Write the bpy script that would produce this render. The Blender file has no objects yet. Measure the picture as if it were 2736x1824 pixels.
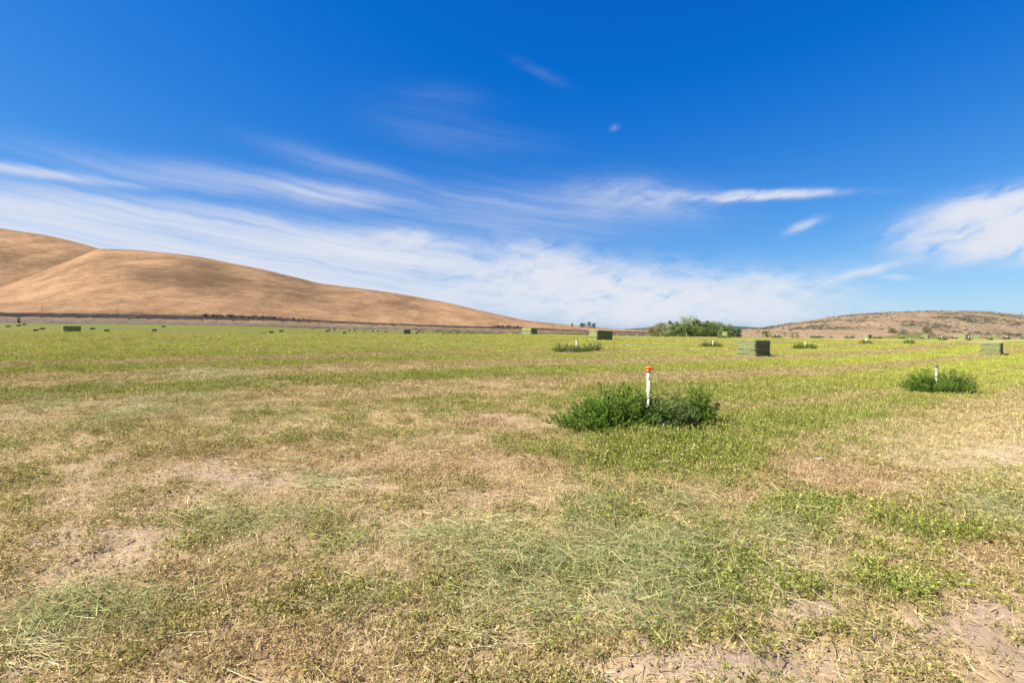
import bpy, math, random
import numpy as np
from mathutils import Vector

# ------------------------------------------------------------------ camera, sky, sun, exposure
scene = bpy.context.scene
COL = scene.collection
F, CX, HY, CAMZ = 1292.0, 1368.0, 880.0, 1.65       # focal length and horizon in photo pixels, eye height in metres
cam_d = bpy.data.cameras.new('camera'); cam = bpy.data.objects.new('camera', cam_d); COL.objects.link(cam)
cam.location = (0, 0, CAMZ); cam.rotation_euler = (math.radians(90), 0, 0)
cam_d.sensor_width = 36; cam_d.lens = 36 * F / 2736
cam_d.shift_y = -(912 - HY) / 2736
cam_d.clip_start = 0.05; cam_d.clip_end = 20000
scene.camera = cam
scene.view_settings.view_transform = 'Standard'; scene.view_settings.look = 'None'
scene.view_settings.exposure = 1.46; scene.view_settings.gamma = 1
EXPO = 2 ** scene.view_settings.exposure

SUN_EL = math.radians(47); SUN_AZ = math.radians(-107)      # azimuth from +Y towards +X: the sun stands to the left
sd = Vector((math.sin(SUN_AZ) * math.cos(SUN_EL), math.cos(SUN_AZ) * math.cos(SUN_EL), math.sin(SUN_EL)))
sun_d = bpy.data.lights.new('sun', 'SUN'); sun = bpy.data.objects.new('sun', sun_d); COL.objects.link(sun)
sun_d.energy = 5.0; sun_d.angle = math.radians(0.53); sun_d.color = (1.0, 0.95, 0.86)
sun.rotation_euler = sd.to_track_quat('Z', 'Y').to_euler(); sun.location = (0, 0, 60)

SKY_STRENGTH = 0.05
world = bpy.data.worlds.new('World'); scene.world = world; world.use_nodes = True
wn, wl = world.node_tree.nodes, world.node_tree.links
wn.clear()


def N(tree, t, **kw):
    n = tree.nodes.new(t)
    for k, v in kw.items():
        setattr(n, k, v)
    return n


def math_n(tree, op, a=None, b=None, c=None, clamp=False):
    n = tree.nodes.new('ShaderNodeMath'); n.operation = op; n.use_clamp = clamp
    for i, v in enumerate((a, b, c)):
        if v is None: continue
        if hasattr(v, 'links'): tree.links.new(v, n.inputs[i])
        else: n.inputs[i].default_value = v
    return n.outputs[0]


def azel(px, py):
    dx = px - CX
    return math.degrees(math.atan2(dx, F)), math.degrees(math.atan2(HY - py, math.hypot(F, dx)))


def build_sky():
    T = world.node_tree
    out = N(T, 'ShaderNodeOutputWorld'); bg = N(T, 'ShaderNodeBackground'); bg.inputs[1].default_value = SKY_STRENGTH
    sky = N(T, 'ShaderNodeTexSky'); sky.sky_type = 'NISHITA'; sky.sun_disc = False
    sky.sun_elevation = SUN_EL; sky.sun_rotation = SUN_AZ
    sky.altitude = 300; sky.air_density = 1.0; sky.dust_density = 0.35; sky.ozone_density = 2.2
    # the camera's vivid colour response, the same for the whole sky: a steeper red, a flatter blue
    K = SKY_STRENGTH * EXPO
    sc = N(T, 'ShaderNodeSeparateColor'); wl.new(sky.outputs[0], sc.inputs[0]); cc = N(T, 'ShaderNodeCombineColor')
    r2 = math_n(T, 'POWER', math_n(T, 'MULTIPLY', sc.outputs[0], K), 2.0)
    rr = math_n(T, 'DIVIDE', math_n(T, 'MULTIPLY', r2, 1.15), math_n(T, 'MULTIPLY_ADD', r2, 1.35, 1.0))
    rr = math_n(T, 'MAXIMUM', math_n(T, 'SUBTRACT', rr, 0.022), 0.002)
    gp = math_n(T, 'POWER', math_n(T, 'MULTIPLY', sc.outputs[1], K), 1.15); gg = math_n(T, 'DIVIDE', math_n(T, 'MULTIPLY', gp, 0.78), math_n(T, 'MULTIPLY_ADD', gp, 0.2, 1.0))
    bb = math_n(T, 'MULTIPLY', math_n(T, 'POWER', math_n(T, 'MULTIPLY', sc.outputs[2], K), 0.5), 0.92)
    for i, v in enumerate((rr, gg, bb)): wl.new(math_n(T, 'DIVIDE', v, K), cc.inputs[i])
    gm = cc
    tc = N(T, 'ShaderNodeTexCoord'); sp = N(T, 'ShaderNodeSeparateXYZ'); wl.new(tc.outputs['Generated'], sp.inputs[0])
    x, y, z = sp.outputs
    az = math_n(T, 'MULTIPLY', math_n(T, 'ARCTAN2', x, y), 57.29578)
    el = math_n(T, 'MULTIPLY', math_n(T, 'ARCSINE', z), 57.29578)
    cb = N(T, 'ShaderNodeCombineXYZ'); wl.new(az, cb.inputs[0]); wl.new(el, cb.inputs[1])
    # warp
    nz = N(T, 'ShaderNodeTexNoise'); nz.inputs['Scale'].default_value = 0.085; nz.inputs['Detail'].default_value = 4
    wl.new(cb.outputs[0], nz.inputs['Vector'])
    vm = N(T, 'ShaderNodeVectorMath', operation='SUBTRACT'); wl.new(nz.outputs['Color'], vm.inputs[0]); vm.inputs[1].default_value = (0.5, 0.5, 0.5)
    vs = N(T, 'ShaderNodeVectorMath', operation='MULTIPLY'); wl.new(vm.outputs[0], vs.inputs[0]); vs.inputs[1].default_value = (5, 2.2, 0)
    va = N(T, 'ShaderNodeVectorMath', operation='ADD'); wl.new(cb.outputs[0], va.inputs[0]); wl.new(vs.outputs[0], va.inputs[1])
    P = va.outputs[0]
    acc = [None, None, None]

    def streak(x0, y0, x1, y1, th, amp, layer=0):
        s = 2736 / 2352
        a0, e0 = azel(x0 * s, y0 * s); a1, e1 = azel(x1 * s, y1 * s)
        mx = (x0 + x1) / 2 * s - CX
        sy = th * s * 57.3 / math.hypot(F, mx)
        mp = N(T, 'ShaderNodeMapping'); mp.vector_type = 'TEXTURE'
        mp.inputs['Location'].default_value = ((a0 + a1) / 2, (e0 + e1) / 2, 0)
        mp.inputs['Rotation'].default_value = (0, 0, math.atan2(e1 - e0, a1 - a0))
        mp.inputs['Scale'].default_value = (math.hypot(a1 - a0, e1 - e0) / 2 / 1.25, sy, 1)
        wl.new(P, mp.inputs['Vector'])
        d = N(T, 'ShaderNodeVectorMath', operation='DOT_PRODUCT'); wl.new(mp.outputs[0], d.inputs[0]); wl.new(mp.outputs[0], d.inputs[1])
        g = math_n(T, 'EXPONENT', math_n(T, 'MULTIPLY', d.outputs['Value'], -1.0))
        acc[layer] = math_n(T, 'MULTIPLY', g, amp) if acc[layer] is None else math_n(T, 'MULTIPLY_ADD', g, amp, acc[layer])

    # the long cirrus bank from the left edge down to the horizon in the middle
    streak(-700, 480, 500, 610, 95, 0.9); streak(-600, 380, 620, 520, 40, 0.62); streak(100, 560, 1000, 610, 60, 0.75)
    streak(420, 505, 1180, 612, 26, 1.0); streak(400, 640, 1200, 700, 45, 0.8); streak(-300, 330, 330, 425, 10, 0.6)
    streak(60, 335, 860, 462, 26, 0.26); streak(600, 330, 960, 425, 20, 0.13); streak(620, 430, 900, 470, 22, 0.3)
    streak(800, 470, 1600, 480, 55, 0.2); streak(820, 250, 1140, 330, 45, 0.035); streak(900, 195, 1130, 240, 20, 0.025); streak(1000, 290, 1300, 340, 22, 0.03)
    # the ragged part of the bank low in the middle
    streak(960, 640, 1720, 690, 54, 1.35, 2); streak(1480, 690, 1960, 640, 34, 0.62, 2); streak(1130, 575, 1420, 640, 40, 0.55, 2)
    streak(1250, 712, 1950, 712, 26, 0.7, 2); streak(1300, 440, 1640, 470, 32, 0.26, 2); streak(800, 530, 1060, 570, 22, 0.5, 2)
    # right: streak, feathery cloud with its tail, small wisps
    streak(2085, 545, 2520, 520, 42, 1.7, 1); streak(2170, 495, 2480, 445, 30, 1.3, 1); streak(2250, 572, 2700, 590, 28, 0.7, 1)
    streak(1800, 655, 2150, 588, 8, 0.4, 1); streak(1805, 532, 1890, 503, 8, 0.36, 1)
    streak(1560, 452, 1930, 447, 7, 1.0, 1); streak(1640, 441, 1840, 442, 6, 0.6, 1)
    streak(1165, 135, 1300, 190, 9, 0.03, 1); streak(1397, 297, 1420, 286, 6, 0.1, 1); streak(2030, 628, 2120, 634, 6, 0.25, 1)

    # fibres along the streaks
    nz2 = N(T, 'ShaderNodeTexNoise'); nz2.inputs['Scale'].default_value = 0.5; nz2.inputs['Detail'].default_value = 4; nz2.inputs['Roughness'].default_value = 0.6
    wl.new(cb.outputs[0], nz2.inputs['Vector'])
    v2 = N(T, 'ShaderNodeVectorMath', operation='SUBTRACT'); wl.new(nz2.outputs['Color'], v2.inputs[0]); v2.inputs[1].default_value = (0.5, 0.5, 0.5)
    v3 = N(T, 'ShaderNodeVectorMath', operation='MULTIPLY'); wl.new(v2.outputs[0], v3.inputs[0]); v3.inputs[1].default_value = (2.6, 1.0, 0)
    v4 = N(T, 'ShaderNodeVectorMath', operation='ADD'); wl.new(P, v4.inputs[0]); wl.new(v3.outputs[0], v4.inputs[1])

    def fib(scx, scy, rot, det, rough, src=None):
        r_ = N(T, 'ShaderNodeMapping'); r_.inputs['Rotation'].default_value = (0, 0, math.radians(rot)); wl.new(src or P, r_.inputs['Vector'])
        mp = N(T, 'ShaderNodeMapping'); mp.inputs['Scale'].default_value = (scx, scy, 1); wl.new(r_.outputs[0], mp.inputs['Vector'])
        n = N(T, 'ShaderNodeTexNoise'); n.inputs['Scale'].default_value = 1; n.inputs['Detail'].default_value = det; n.inputs['Roughness'].default_value = rough
        wl.new(mp.outputs[0], n.inputs['Vector']); return n.outputs['Fac']
    f1 = fib(0.045, 1.1, 8, 8, 0.66); f2 = fib(0.20, 0.62, -16, 6, 0.62, v4.outputs[0]); f3 = fib(0.10, 0.5, 20, 5, 0.6, v4.outputs[0])
    ff = math_n(T, 'ADD', math_n(T, 'MULTIPLY', f2, 0.55), math_n(T, 'MULTIPLY', f3, 0.45))
    k0 = math_n(T, 'MULTIPLY_ADD', math_n(T, 'SUBTRACT', f1, 0.5), 3.2, 0.95)
    k1 = math_n(T, 'MULTIPLY_ADD', math_n(T, 'SUBTRACT', f2, 0.5), 5.0, 0.95)
    k2 = math_n(T, 'MULTIPLY_ADD', math_n(T, 'SUBTRACT', ff, 0.5), 7.4, 1.05)
    d0 = math_n(T, 'MULTIPLY', acc[0], math_n(T, 'MAXIMUM', k0, 0.34)); d1 = math_n(T, 'MULTIPLY', acc[1], math_n(T, 'MAXIMUM', k1, 0.0))
    d2 = math_n(T, 'MULTIPLY', acc[2], math_n(T, 'MAXIMUM', k2, 0.10)); d0 = math_n(T, 'ADD', d0, d2)
    # thin cirrus goes on round the rest of the sky
    lown = fib(0.03, 0.07, 5, 3, 0.5)
    side = math_n(T, 'MULTIPLY', math_n(T, 'SUBTRACT', math_n(T, 'ABSOLUTE', az), 60, None), 0.03, None, True)
    bgd = math_n(T, 'MULTIPLY', math_n(T, 'MULTIPLY', math_n(T, 'SUBTRACT', lown, 0.42, None, True), 2.0), math_n(T, 'MULTIPLY', side, math_n(T, 'MAXIMUM', k0, 0.0)))
    dd = math_n(T, 'ADD', math_n(T, 'ADD', d0, d1), bgd)
    m = math_n(T, 'SUBTRACT', 1.0, math_n(T, 'EXPONENT', math_n(T, 'MULTIPLY', dd, -1.75)), None, True)
    mix = N(T, 'ShaderNodeMix', data_type='RGBA'); wl.new(m, mix.inputs['Factor']); wl.new(gm.outputs[0], mix.inputs['A'])
    w = 0.84 / (SKY_STRENGTH * EXPO)
    mix.inputs['B'].default_value = (w * 0.94, w * 0.965, w * 1.06, 1)
    wl.new(mix.outputs['Result'], bg.inputs[0]); wl.new(bg.outputs[0], out.inputs[0])


build_sky()
world.cycles.sampling_method = 'MANUAL'; world.cycles.sample_map_resolution = 256

# ------------------------------------------------------------------ helpers
rng = np.random.default_rng(7)
random.seed(7)


def hash2(xi, yi, s):
    h = (xi.astype(np.int64) * 374761393 + yi.astype(np.int64) * 668265263 + s * 974126177) & 0xffffffff
    h = ((h ^ (h >> 13)) * 1274126177) & 0xffffffff
    h = ((h ^ (h >> 15)) * 2246822519) & 0xffffffff
    return (h ^ (h >> 16)) / 4294967295.0


def vn(x, y, s=0):
    x = np.asarray(x, float); y = np.asarray(y, float)
    xi = np.floor(x); yi = np.floor(y); fx = x - xi; fy = y - yi
    fx = fx * fx * (3 - 2 * fx); fy = fy * fy * (3 - 2 * fy)
    a = hash2(xi, yi, s); b = hash2(xi + 1, yi, s); c = hash2(xi, yi + 1, s); d = hash2(xi + 1, yi + 1, s)
    return (a * (1 - fx) + b * fx) * (1 - fy) + (c * (1 - fx) + d * fx) * fy


def fbm(x, y, s=0, o=4, g=0.5):
    t = 0; a = 1; n = 0
    for i in range(o):
        t = t + a * vn(np.asarray(x) * 2 ** i, np.asarray(y) * 2 ** i, s + i * 17); n += a; a *= g
    return t / n


def sst(a, b, x):
    t = np.clip((x - a) / (b - a), 0, 1); return t * t * (3 - 2 * t)


def W(px, py, Y):
    return np.array([(px - CX) / F * Y, Y, CAMZ + (HY - py) / F * Y])


def new_mesh(name, verts, faces, mat=None, smooth=False, attrs=None):
    """verts (N,3); faces: (M,k) array or list of arrays with the same k; attrs name -> per-vertex float or colour array"""
    me = bpy.data.meshes.new(name)
    verts = np.asarray(verts, np.float32)
    if not isinstance(faces, (list, tuple)): faces = [faces]
    faces = [np.asarray(f, np.int32) for f in faces if len(f)]
    me.vertices.add(len(verts)); me.vertices.foreach_set('co', verts.ravel())
    li = np.concatenate([f.ravel() for f in faces]); tot = np.concatenate([np.full(len(f), f.shape[1], np.int32) for f in faces])
    st = np.concatenate([[0], np.cumsum(tot)[:-1]]).astype(np.int32)
    me.loops.add(len(li)); me.loops.foreach_set('vertex_index', li)
    me.polygons.add(len(tot)); me.polygons.foreach_set('loop_start', st)
    me.polygons.foreach_set('use_smooth', np.full(len(tot), smooth))
    me.update(calc_edges=True)
    for k, v in (attrs or {}).items():
        v = np.asarray(v, np.float32)
        if v.ndim == 1:
            me.attributes.new(k, 'FLOAT', 'POINT').data.foreach_set('value', v)
        else:
            if v.shape[1] == 3: v = np.c_[v, np.ones(len(v), np.float32)]
            me.attributes.new(k, 'FLOAT_COLOR', 'POINT').data.foreach_set('color', v.ravel().astype(np.float32))
    if mat: me.materials.append(mat)
    return me


def obj(name, me, parent=None, loc=None, rz=0):
    o = bpy.data.objects.new(name, me); COL.objects.link(o)
    if loc is not None: o.location = [float(v) for v in loc]
    o.rotation_euler = (0, 0, rz)
    if parent: o.parent = parent
    return o


def tag(o, label=None, cat=None, group=None, kind=None):
    if label: o['label'] = label
    if cat: o['category'] = cat
    if group: o['group'] = group
    if kind: o['kind'] = kind
    return o


def tube_arrays(pts, rad, sides=8, cap=True):
    pts = [np.asarray(p, float) for p in pts]; V = []; Fc = []
    for i, p in enumerate(pts):
        d = pts[min(i + 1, len(pts) - 1)] - pts[max(i - 1, 0)]; d = d / (np.linalg.norm(d) + 1e-9)
        ref = np.array([0, 0, 1.0]) if abs(d[2]) < 0.9 else np.array([1.0, 0, 0])
        u = np.cross(d, ref); u /= np.linalg.norm(u); v = np.cross(d, u)
        for k in range(sides):
            a = 2 * math.pi * k / sides; V.append(p + rad[i] * (math.cos(a) * u + math.sin(a) * v))
    for i in range(len(pts) - 1):
        for k in range(sides):
            a = i * sides + k; b = i * sides + (k + 1) % sides; Fc.append((a, b, b + sides, a + sides))
    tri = []
    if cap:
        for base, c in ((0, pts[0]), ((len(pts) - 1) * sides, pts[-1])):
            V.append(c); ci = len(V) - 1
            for k in range(sides): tri.append((base + k, base + (k + 1) % sides, ci))
    return np.array(V), np.array(Fc, np.int32).reshape(-1, 4), np.array(tri, np.int32).reshape(-1, 3)


class MB:
    def __init__(s): s.v = []; s.q = []; s.t = []; s.n = 0
    def add(s, V, Q=None, Tr=None):
        V = np.asarray(V, float); s.v.append(V)
        if Q is not None and len(Q): s.q.append(np.asarray(Q) + s.n)
        if Tr is not None and len(Tr): s.t.append(np.asarray(Tr) + s.n)
        s.n += len(V)
    def tube(s, pts, rad, sides=8, cap=True):
        if not hasattr(rad, '__len__'): rad = [rad] * len(pts)
        s.add(*tube_arrays(pts, rad, sides, cap))
    def box(s, c, h, rz=0):
        c = np.asarray(c, float); ca, sa = math.cos(rz), math.sin(rz); V = []
        for sx in (-1, 1):
            for sy in (-1, 1):
                for sz in (-1, 1):
                    x, y, z = sx * h[0], sy * h[1], sz * h[2]; V.append(c + (x * ca - y * sa, x * sa + y * ca, z))
        s.add(V, [(0, 1, 3, 2), (4, 6, 7, 5), (0, 4, 5, 1), (2, 3, 7, 6), (0, 2, 6, 4), (1, 5, 7, 3)])
    def mesh(s, name, mat, smooth=False):
        fs = []
        if s.q: fs.append(np.concatenate(s.q))
        if s.t: fs.append(np.concatenate(s.t))
        return new_mesh(name, np.concatenate(s.v), fs, mat, smooth)


def grid_faces(nr, nc):
    i = np.arange(nr - 1)[:, None] * nc + np.arange(nc - 1)[None, :]
    return np.stack([i, i + 1, i + 1 + nc, i + nc], -1).reshape(-1, 4)


# ------------------------------------------------------------------ materials
def mat_new(name):
    m = bpy.data.materials.new(name); m.use_nodes = True; T = m.node_tree; T.nodes.clear()
    return m, T, N(T, 'ShaderNodeOutputMaterial')


def noise_n(T, vec, scale, detail=4, rough=0.55, sc3=None):
    if sc3:
        mp = N(T, 'ShaderNodeMapping'); mp.inputs['Scale'].default_value = sc3; T.links.new(vec, mp.inputs['Vector']); vec = mp.outputs[0]
    n = N(T, 'ShaderNodeTexNoise'); n.inputs['Scale'].default_value = scale; n.inputs['Detail'].default_value = detail; n.inputs['Roughness'].default_value = rough
    T.links.new(vec, n.inputs['Vector']); return n.outputs['Fac']


def ramp(T, fac, stops):
    r = N(T, 'ShaderNodeValToRGB'); T.links.new(fac, r.inputs[0]); e = r.color_ramp.elements
    while len(e) < len(stops): e.new(0.5)
    for i, (p, c) in enumerate(stops): e[i].position = p; e[i].color = (*c, 1) if len(c) == 3 else c
    return r.outputs[0]


def mixc(T, fac, a, b, mode='MIX'):
    m = N(T, 'ShaderNodeMix', data_type='RGBA', blend_type=mode)
    for s, v in (('Factor', fac), ('A', a), ('B', b)):
        if hasattr(v, 'links'): T.links.new(v, m.inputs[s])
        elif isinstance(v, (int, float)): m.inputs[s].default_value = v
        else: m.inputs[s].default_value = (*v, 1)
    return m.outputs['Result']


def attr_n(T, name, typ='GEOMETRY'):
    a = N(T, 'ShaderNodeAttribute'); a.attribute_name = name; a.attribute_type = typ; return a


def principled(T, out, col, rough=0.9, spec=0.2, bump=None, bump_d=0.1, bump_s=0.5):
    b = N(T, 'ShaderNodeBsdfPrincipled'); b.inputs['Roughness'].default_value = rough; b.inputs['Specular IOR Level'].default_value = spec
    if hasattr(col, 'links'): T.links.new(col, b.inputs['Base Color'])
    else: b.inputs['Base Color'].default_value = (*col, 1)
    if bump is not None:
        bn = N(T, 'ShaderNodeBump'); bn.inputs['Distance'].default_value = bump_d; bn.inputs['Strength'].default_value = bump_s
        T.links.new(bump, bn.inputs['Height']); T.links.new(bn.outputs[0], b.inputs['Normal'])
    T.links.new(b.outputs[0], out.inputs[0]); return b


def simple_mat(name, col, rough=0.6, spec=0.3, var=0.15, scale=6.0, dirt=0.0):
    m, T, out = mat_new(name); tc = N(T, 'ShaderNodeTexCoord')
    n = noise_n(T, tc.outputs['Object'], scale, 5)
    c = ramp(T, n, [(0.3, tuple(v * (1 - var) for v in col)), (0.7, tuple(min(1, v * (1 + var)) for v in col))])
    if dirt:
        k = ramp(T, noise_n(T, tc.outputs['Object'], 23, 6, 0.7, (1, 1, .35)), [(.52, (0, 0, 0)), (.66, (1, 1, 1))])
        c = mixc(T, math_n(T, 'MULTIPLY', k, dirt), c, (0.30, 0.23, 0.17))
    principled(T, out, c, rough, spec); return m


def leaf_mat(name, c0, c1, transl=0.3, inst=False):
    """leaf colour from c0 to c1 by the per-leaf 'tone'; with inst the scatter point's own colour tints it"""
    m, T, out = mat_new(name)
    tone = attr_n(T, 'tone').outputs['Fac']
    if inst:
        ic = attr_n(T, 'col', 'INSTANCER').outputs['Color']
        k = attr_n(T, 'dry').outputs['Fac']
        c = mixc(T, k, ic, (0.47, 0.365, 0.19))
        v = math_n(T, 'MULTIPLY_ADD', tone, 1.0, 0.5)
        cv = N(T, 'ShaderNodeVectorMath', operation='SCALE'); T.links.new(c, cv.inputs[0]); T.links.new(v, cv.inputs['Scale']); c = cv.outputs[0]
    else:
        oi = N(T, 'ShaderNodeObjectInfo')
        c = mixc(T, tone, c0, c1)
    d = N(T, 'ShaderNodeBsdfDiffuse'); t = N(T, 'ShaderNodeBsdfTranslucent'); mx = N(T, 'ShaderNodeMixShader'); mx.inputs[0].default_value = transl
    T.links.new(c, d.inputs[0]); T.links.new(c, t.inputs[0]); T.links.new(d.outputs[0], mx.inputs[1]); T.links.new(t.outputs[0], mx.inputs[2])
    T.links.new(mx.outputs[0], out.inputs[0]); return m


M = {}
M['stubble'] = leaf_mat('stubble', None, None, 0.3, True)
M['alfalfa'] = leaf_mat('alfalfa_leaf', (0.03, 0.075, 0.007), (0.16, 0.25, 0.036), 0.3)
M['weed'] = leaf_mat('grey_weed_leaf', (0.04, 0.08, 0.02), (0.13, 0.18, 0.055), 0.25)
M['stem'] = simple_mat('stem', (0.28, 0.26, 0.11), 0.8, 0.2, 0.3, 30)
M['bark'] = simple_mat('bark', (0.12, 0.085, 0.055), 0.95, 0.1, 0.4, 4)
M['tree_a'] = leaf_mat('tree_leaf_dark', (0.04, 0.075, 0.018), (0.27, 0.33, 0.11), 0.3)
M['tree_b'] = leaf_mat('tree_leaf_grey', (0.08, 0.11, 0.05), (0.36, 0.39, 0.21), 0.3)
M['tree_c'] = leaf_mat('tree_leaf_olive', (0.085, 0.085, 0.03), (0.33, 0.30, 0.13), 0.3)
M['tree_d'] = leaf_mat('tree_leaf_teal', (0.012, 0.045, 0.03), (0.035, 0.085, 0.05), 0.2)
M['sage'] = leaf_mat('sage_leaf', (0.10, 0.09, 0.066), (0.24, 0.22, 0.165), 0.15)
M['sage_green'] = leaf_mat('sage_green_leaf', (0.04, 0.06, 0.032), (0.14, 0.165, 0.10), 0.15)
M['pvc'] = simple_mat('white_pvc', (0.74, 0.73, 0.72), 0.4, 0.5, 0.05, 14, 0.15)
M['grey_plastic'] = simple_mat('grey_plastic', (0.10, 0.10, 0.11), 0.45, 0.5, 0.15, 20)
M['orange'] = simple_mat('orange_plastic', (0.80, 0.11, 0.012), 0.3, 0.5, 0.06, 20)
M['wood'] = simple_mat('pole_wood', (0.085, 0.055, 0.04), 0.9, 0.2, 0.25, 3)
M['steel'] = simple_mat('galvanised', (0.42, 0.43, 0.43), 0.45, 0.5, 0.1, 3)
M['rubber'] = simple_mat('tyre', (0.02, 0.02, 0.02), 0.8, 0.3, 0.2, 3)
M['twine'] = simple_mat('twine', (0.33, 0.17, 0.07), 0.8, 0.2, 0.2, 9)
M['plastic_scrap'] = simple_mat('plastic_scrap', (0.38, 0.37, 0.40), 0.4, 0.4, 0.05, 30)


def hay_mat():
    m, T, out = mat_new('hay'); tc = N(T, 'ShaderNodeTexCoord'); o = tc.outputs['Object']
    n1 = noise_n(T, o, 1.0, 8, 0.65, (9, 9, 34)); n2 = noise_n(T, o, 2.2, 4); n3 = noise_n(T, o, 1.0, 4, 0.6, (60, 60, 160))
    c = ramp(T, n1, [(0.30, (0.06, 0.075, 0.024)), (0.5, (0.185, 0.208, 0.082)), (0.72, (0.34, 0.335, 0.165))])
    c = mixc(T, math_n(T, 'MULTIPLY', n2, 0.35), c, (0.12, 0.17, 0.08))
    c = mixc(T, math_n(T, 'MULTIPLY', math_n(T, 'SUBTRACT', n3, 0.5, None, True), 2.2), c, (0.30, 0.29, 0.15))
    principled(T, out, c, 0.95, 0.1, math_n(T, 'ADD', n1, n3), 0.05, 0.9); return m


M['hay'] = hay_mat()
M['strand'] = leaf_mat('hay_strand', (0.10, 0.125, 0.05), (0.30, 0.29, 0.15), 0.0)

# ------------------------------------------------------------------ terrain shape
# control points: photo pixel of a ground contact and its distance, found from the known size of what stands there
CP = []
def cp(px, py, Y, dz=0.0):
    p = W(px, py, Y); CP.append((p[0], p[1], p[2] + dz))
for x, y, z in ((0, 2, 0), (-2.2, 2.2, 0.03), (2.4, 2.3, -0.04), (-5, 5, 0.06), (5, 5, -0.1), (0, 5, 0.0), (0, 10, 0.02), (-10, 10, 0.15), (-22, 22, 0.35), (0, 22, 0.08), (-30, 45, 0.55)):
    CP.append((x, y, z))
cp(1731, 1145, 8.3); cp(2502, 1050, 16.9); cp(2018, 954, 35.6); cp(1418, 896, 80); cp(1595, 910, 57); cp(168, 888.5, 90)
cp(2673, 951, 47.5); cp(1080, 895.5, 103); cp(1943, 900, 120); cp(2579, 905.5, 126); cp(1539, 937, 39); cp(1904, 932, 54); cp(2151, 931, 58)
cp(2314, 922, 68); cp(2430, 913, 84); cp(700, 893, 100); cp(-200, 889, 92); cp(2900, 906, 125); cp(2250, 904, 124); cp(1700, 899.5, 118)
# past the crest: a dip, then the far field that climbs to the road
for px in (-300, 100, 500, 900): cp(px, 897 + 0.002 * px, 190)
for px in (1300, 1600): cp(px, 903, 200)
for px in (-300, 100, 500): cp(px, 882, 320)
cp(900, 889, 340); cp(1200, 894, 360); cp(1450, 897, 400)
for px, y0, Y in ((-400, 857, 455), (0, 860.5, 460), (350, 864, 468), (700, 870.5, 505), (1050, 880.5, 585), (1400, 889, 730), (1700, 893, 840)): cp(px, y0, Y, -0.3)
for px, y0, Y in ((-400, 850, 560), (0, 850, 560), (700, 866, 620), (1050, 876, 700), (1400, 886, 850)): cp(px, y0, Y, -6)
cp(1850, 901, 250, -0.8); cp(2050, 905, 280, -1); cp(2400, 909, 300, -1); cp(2736, 912, 300, -1)
cp(1850, 888, 700); cp(2300, 890, 900); cp(1700, 884, 1800); cp(600, 880, 2000, -20); cp(2300, 880, 2500, -8); cp(-200, 880, 2000, -20)
CP = np.array(CP)


def tcoord(x, y):
    r = np.hypot(x, y); a = np.clip(np.arctan2(x, y), -1.15, 1.15)
    return np.stack([a * 2.0, np.log(np.clip(r, 1.8, 2600))], -1)


def tps(d2): return 0.5 * d2 * np.log(d2 + 1e-12)


_c = tcoord(CP[:, 0], CP[:, 1]); _n = len(_c)
_K = tps(((_c[:, None] - _c[None]) ** 2).sum(-1)) + np.eye(_n) * 0.004
_P = np.c_[np.ones(_n), _c]
_A = np.block([[_K, _P], [_P.T, np.zeros((3, 3))]])
# interpolate the slope angle z/r so that near and far weigh alike
_r = np.hypot(CP[:, 0], CP[:, 1])
_w = np.linalg.solve(_A, np.r_[CP[:, 2] / (_r + 3.0), 0, 0, 0])


def ground(x, y):
    x = np.atleast_1d(np.asarray(x, float)); y = np.atleast_1d(np.asarray(y, float)); sh = x.shape; x = x.ravel(); y = y.ravel()
    c = tcoord(x, y); out = np.empty(len(x))
    for i in range(0, len(x), 60000):
        cc = c[i:i + 60000]
        out[i:i + 60000] = tps(((cc[:, None] - _c[None]) ** 2).sum(-1)) @ _w[:_n] + _w[_n] + cc @ _w[_n + 1:]
    r = np.hypot(x, y); out = out * (np.minimum(r, 2600) + 3.0)
    a = np.abs(np.arctan2(x, y)); out *= 1 - sst(1.2, 2.2, a) * 0.97
    return (out * sst(0.3, 2.5, r)).reshape(sh)


def gz(x, y): return float(ground(x, y)[0])


def px2g(px, py):
    """where the ray through a photo pixel meets the ground"""
    Y = np.geomspace(1.5, 600, 4000); x = (px - CX) / F * Y; zr = CAMZ + (HY - py) / F * Y
    h = np.nonzero(zr <= ground(x, Y))[0]
    i = h[0] if len(h) else len(Y) - 1
    return x[i], Y[i]


TH = math.radians(36.0); CT, ST = math.cos(TH), math.sin(TH)


def rowc(x, y):
    """across and along the mowing rows"""
    w = (fbm(x / 40, y / 40, 5, 2) - 0.5) * 2.5
    return -x * ST + y * CT + w, x * CT + y * ST


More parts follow.
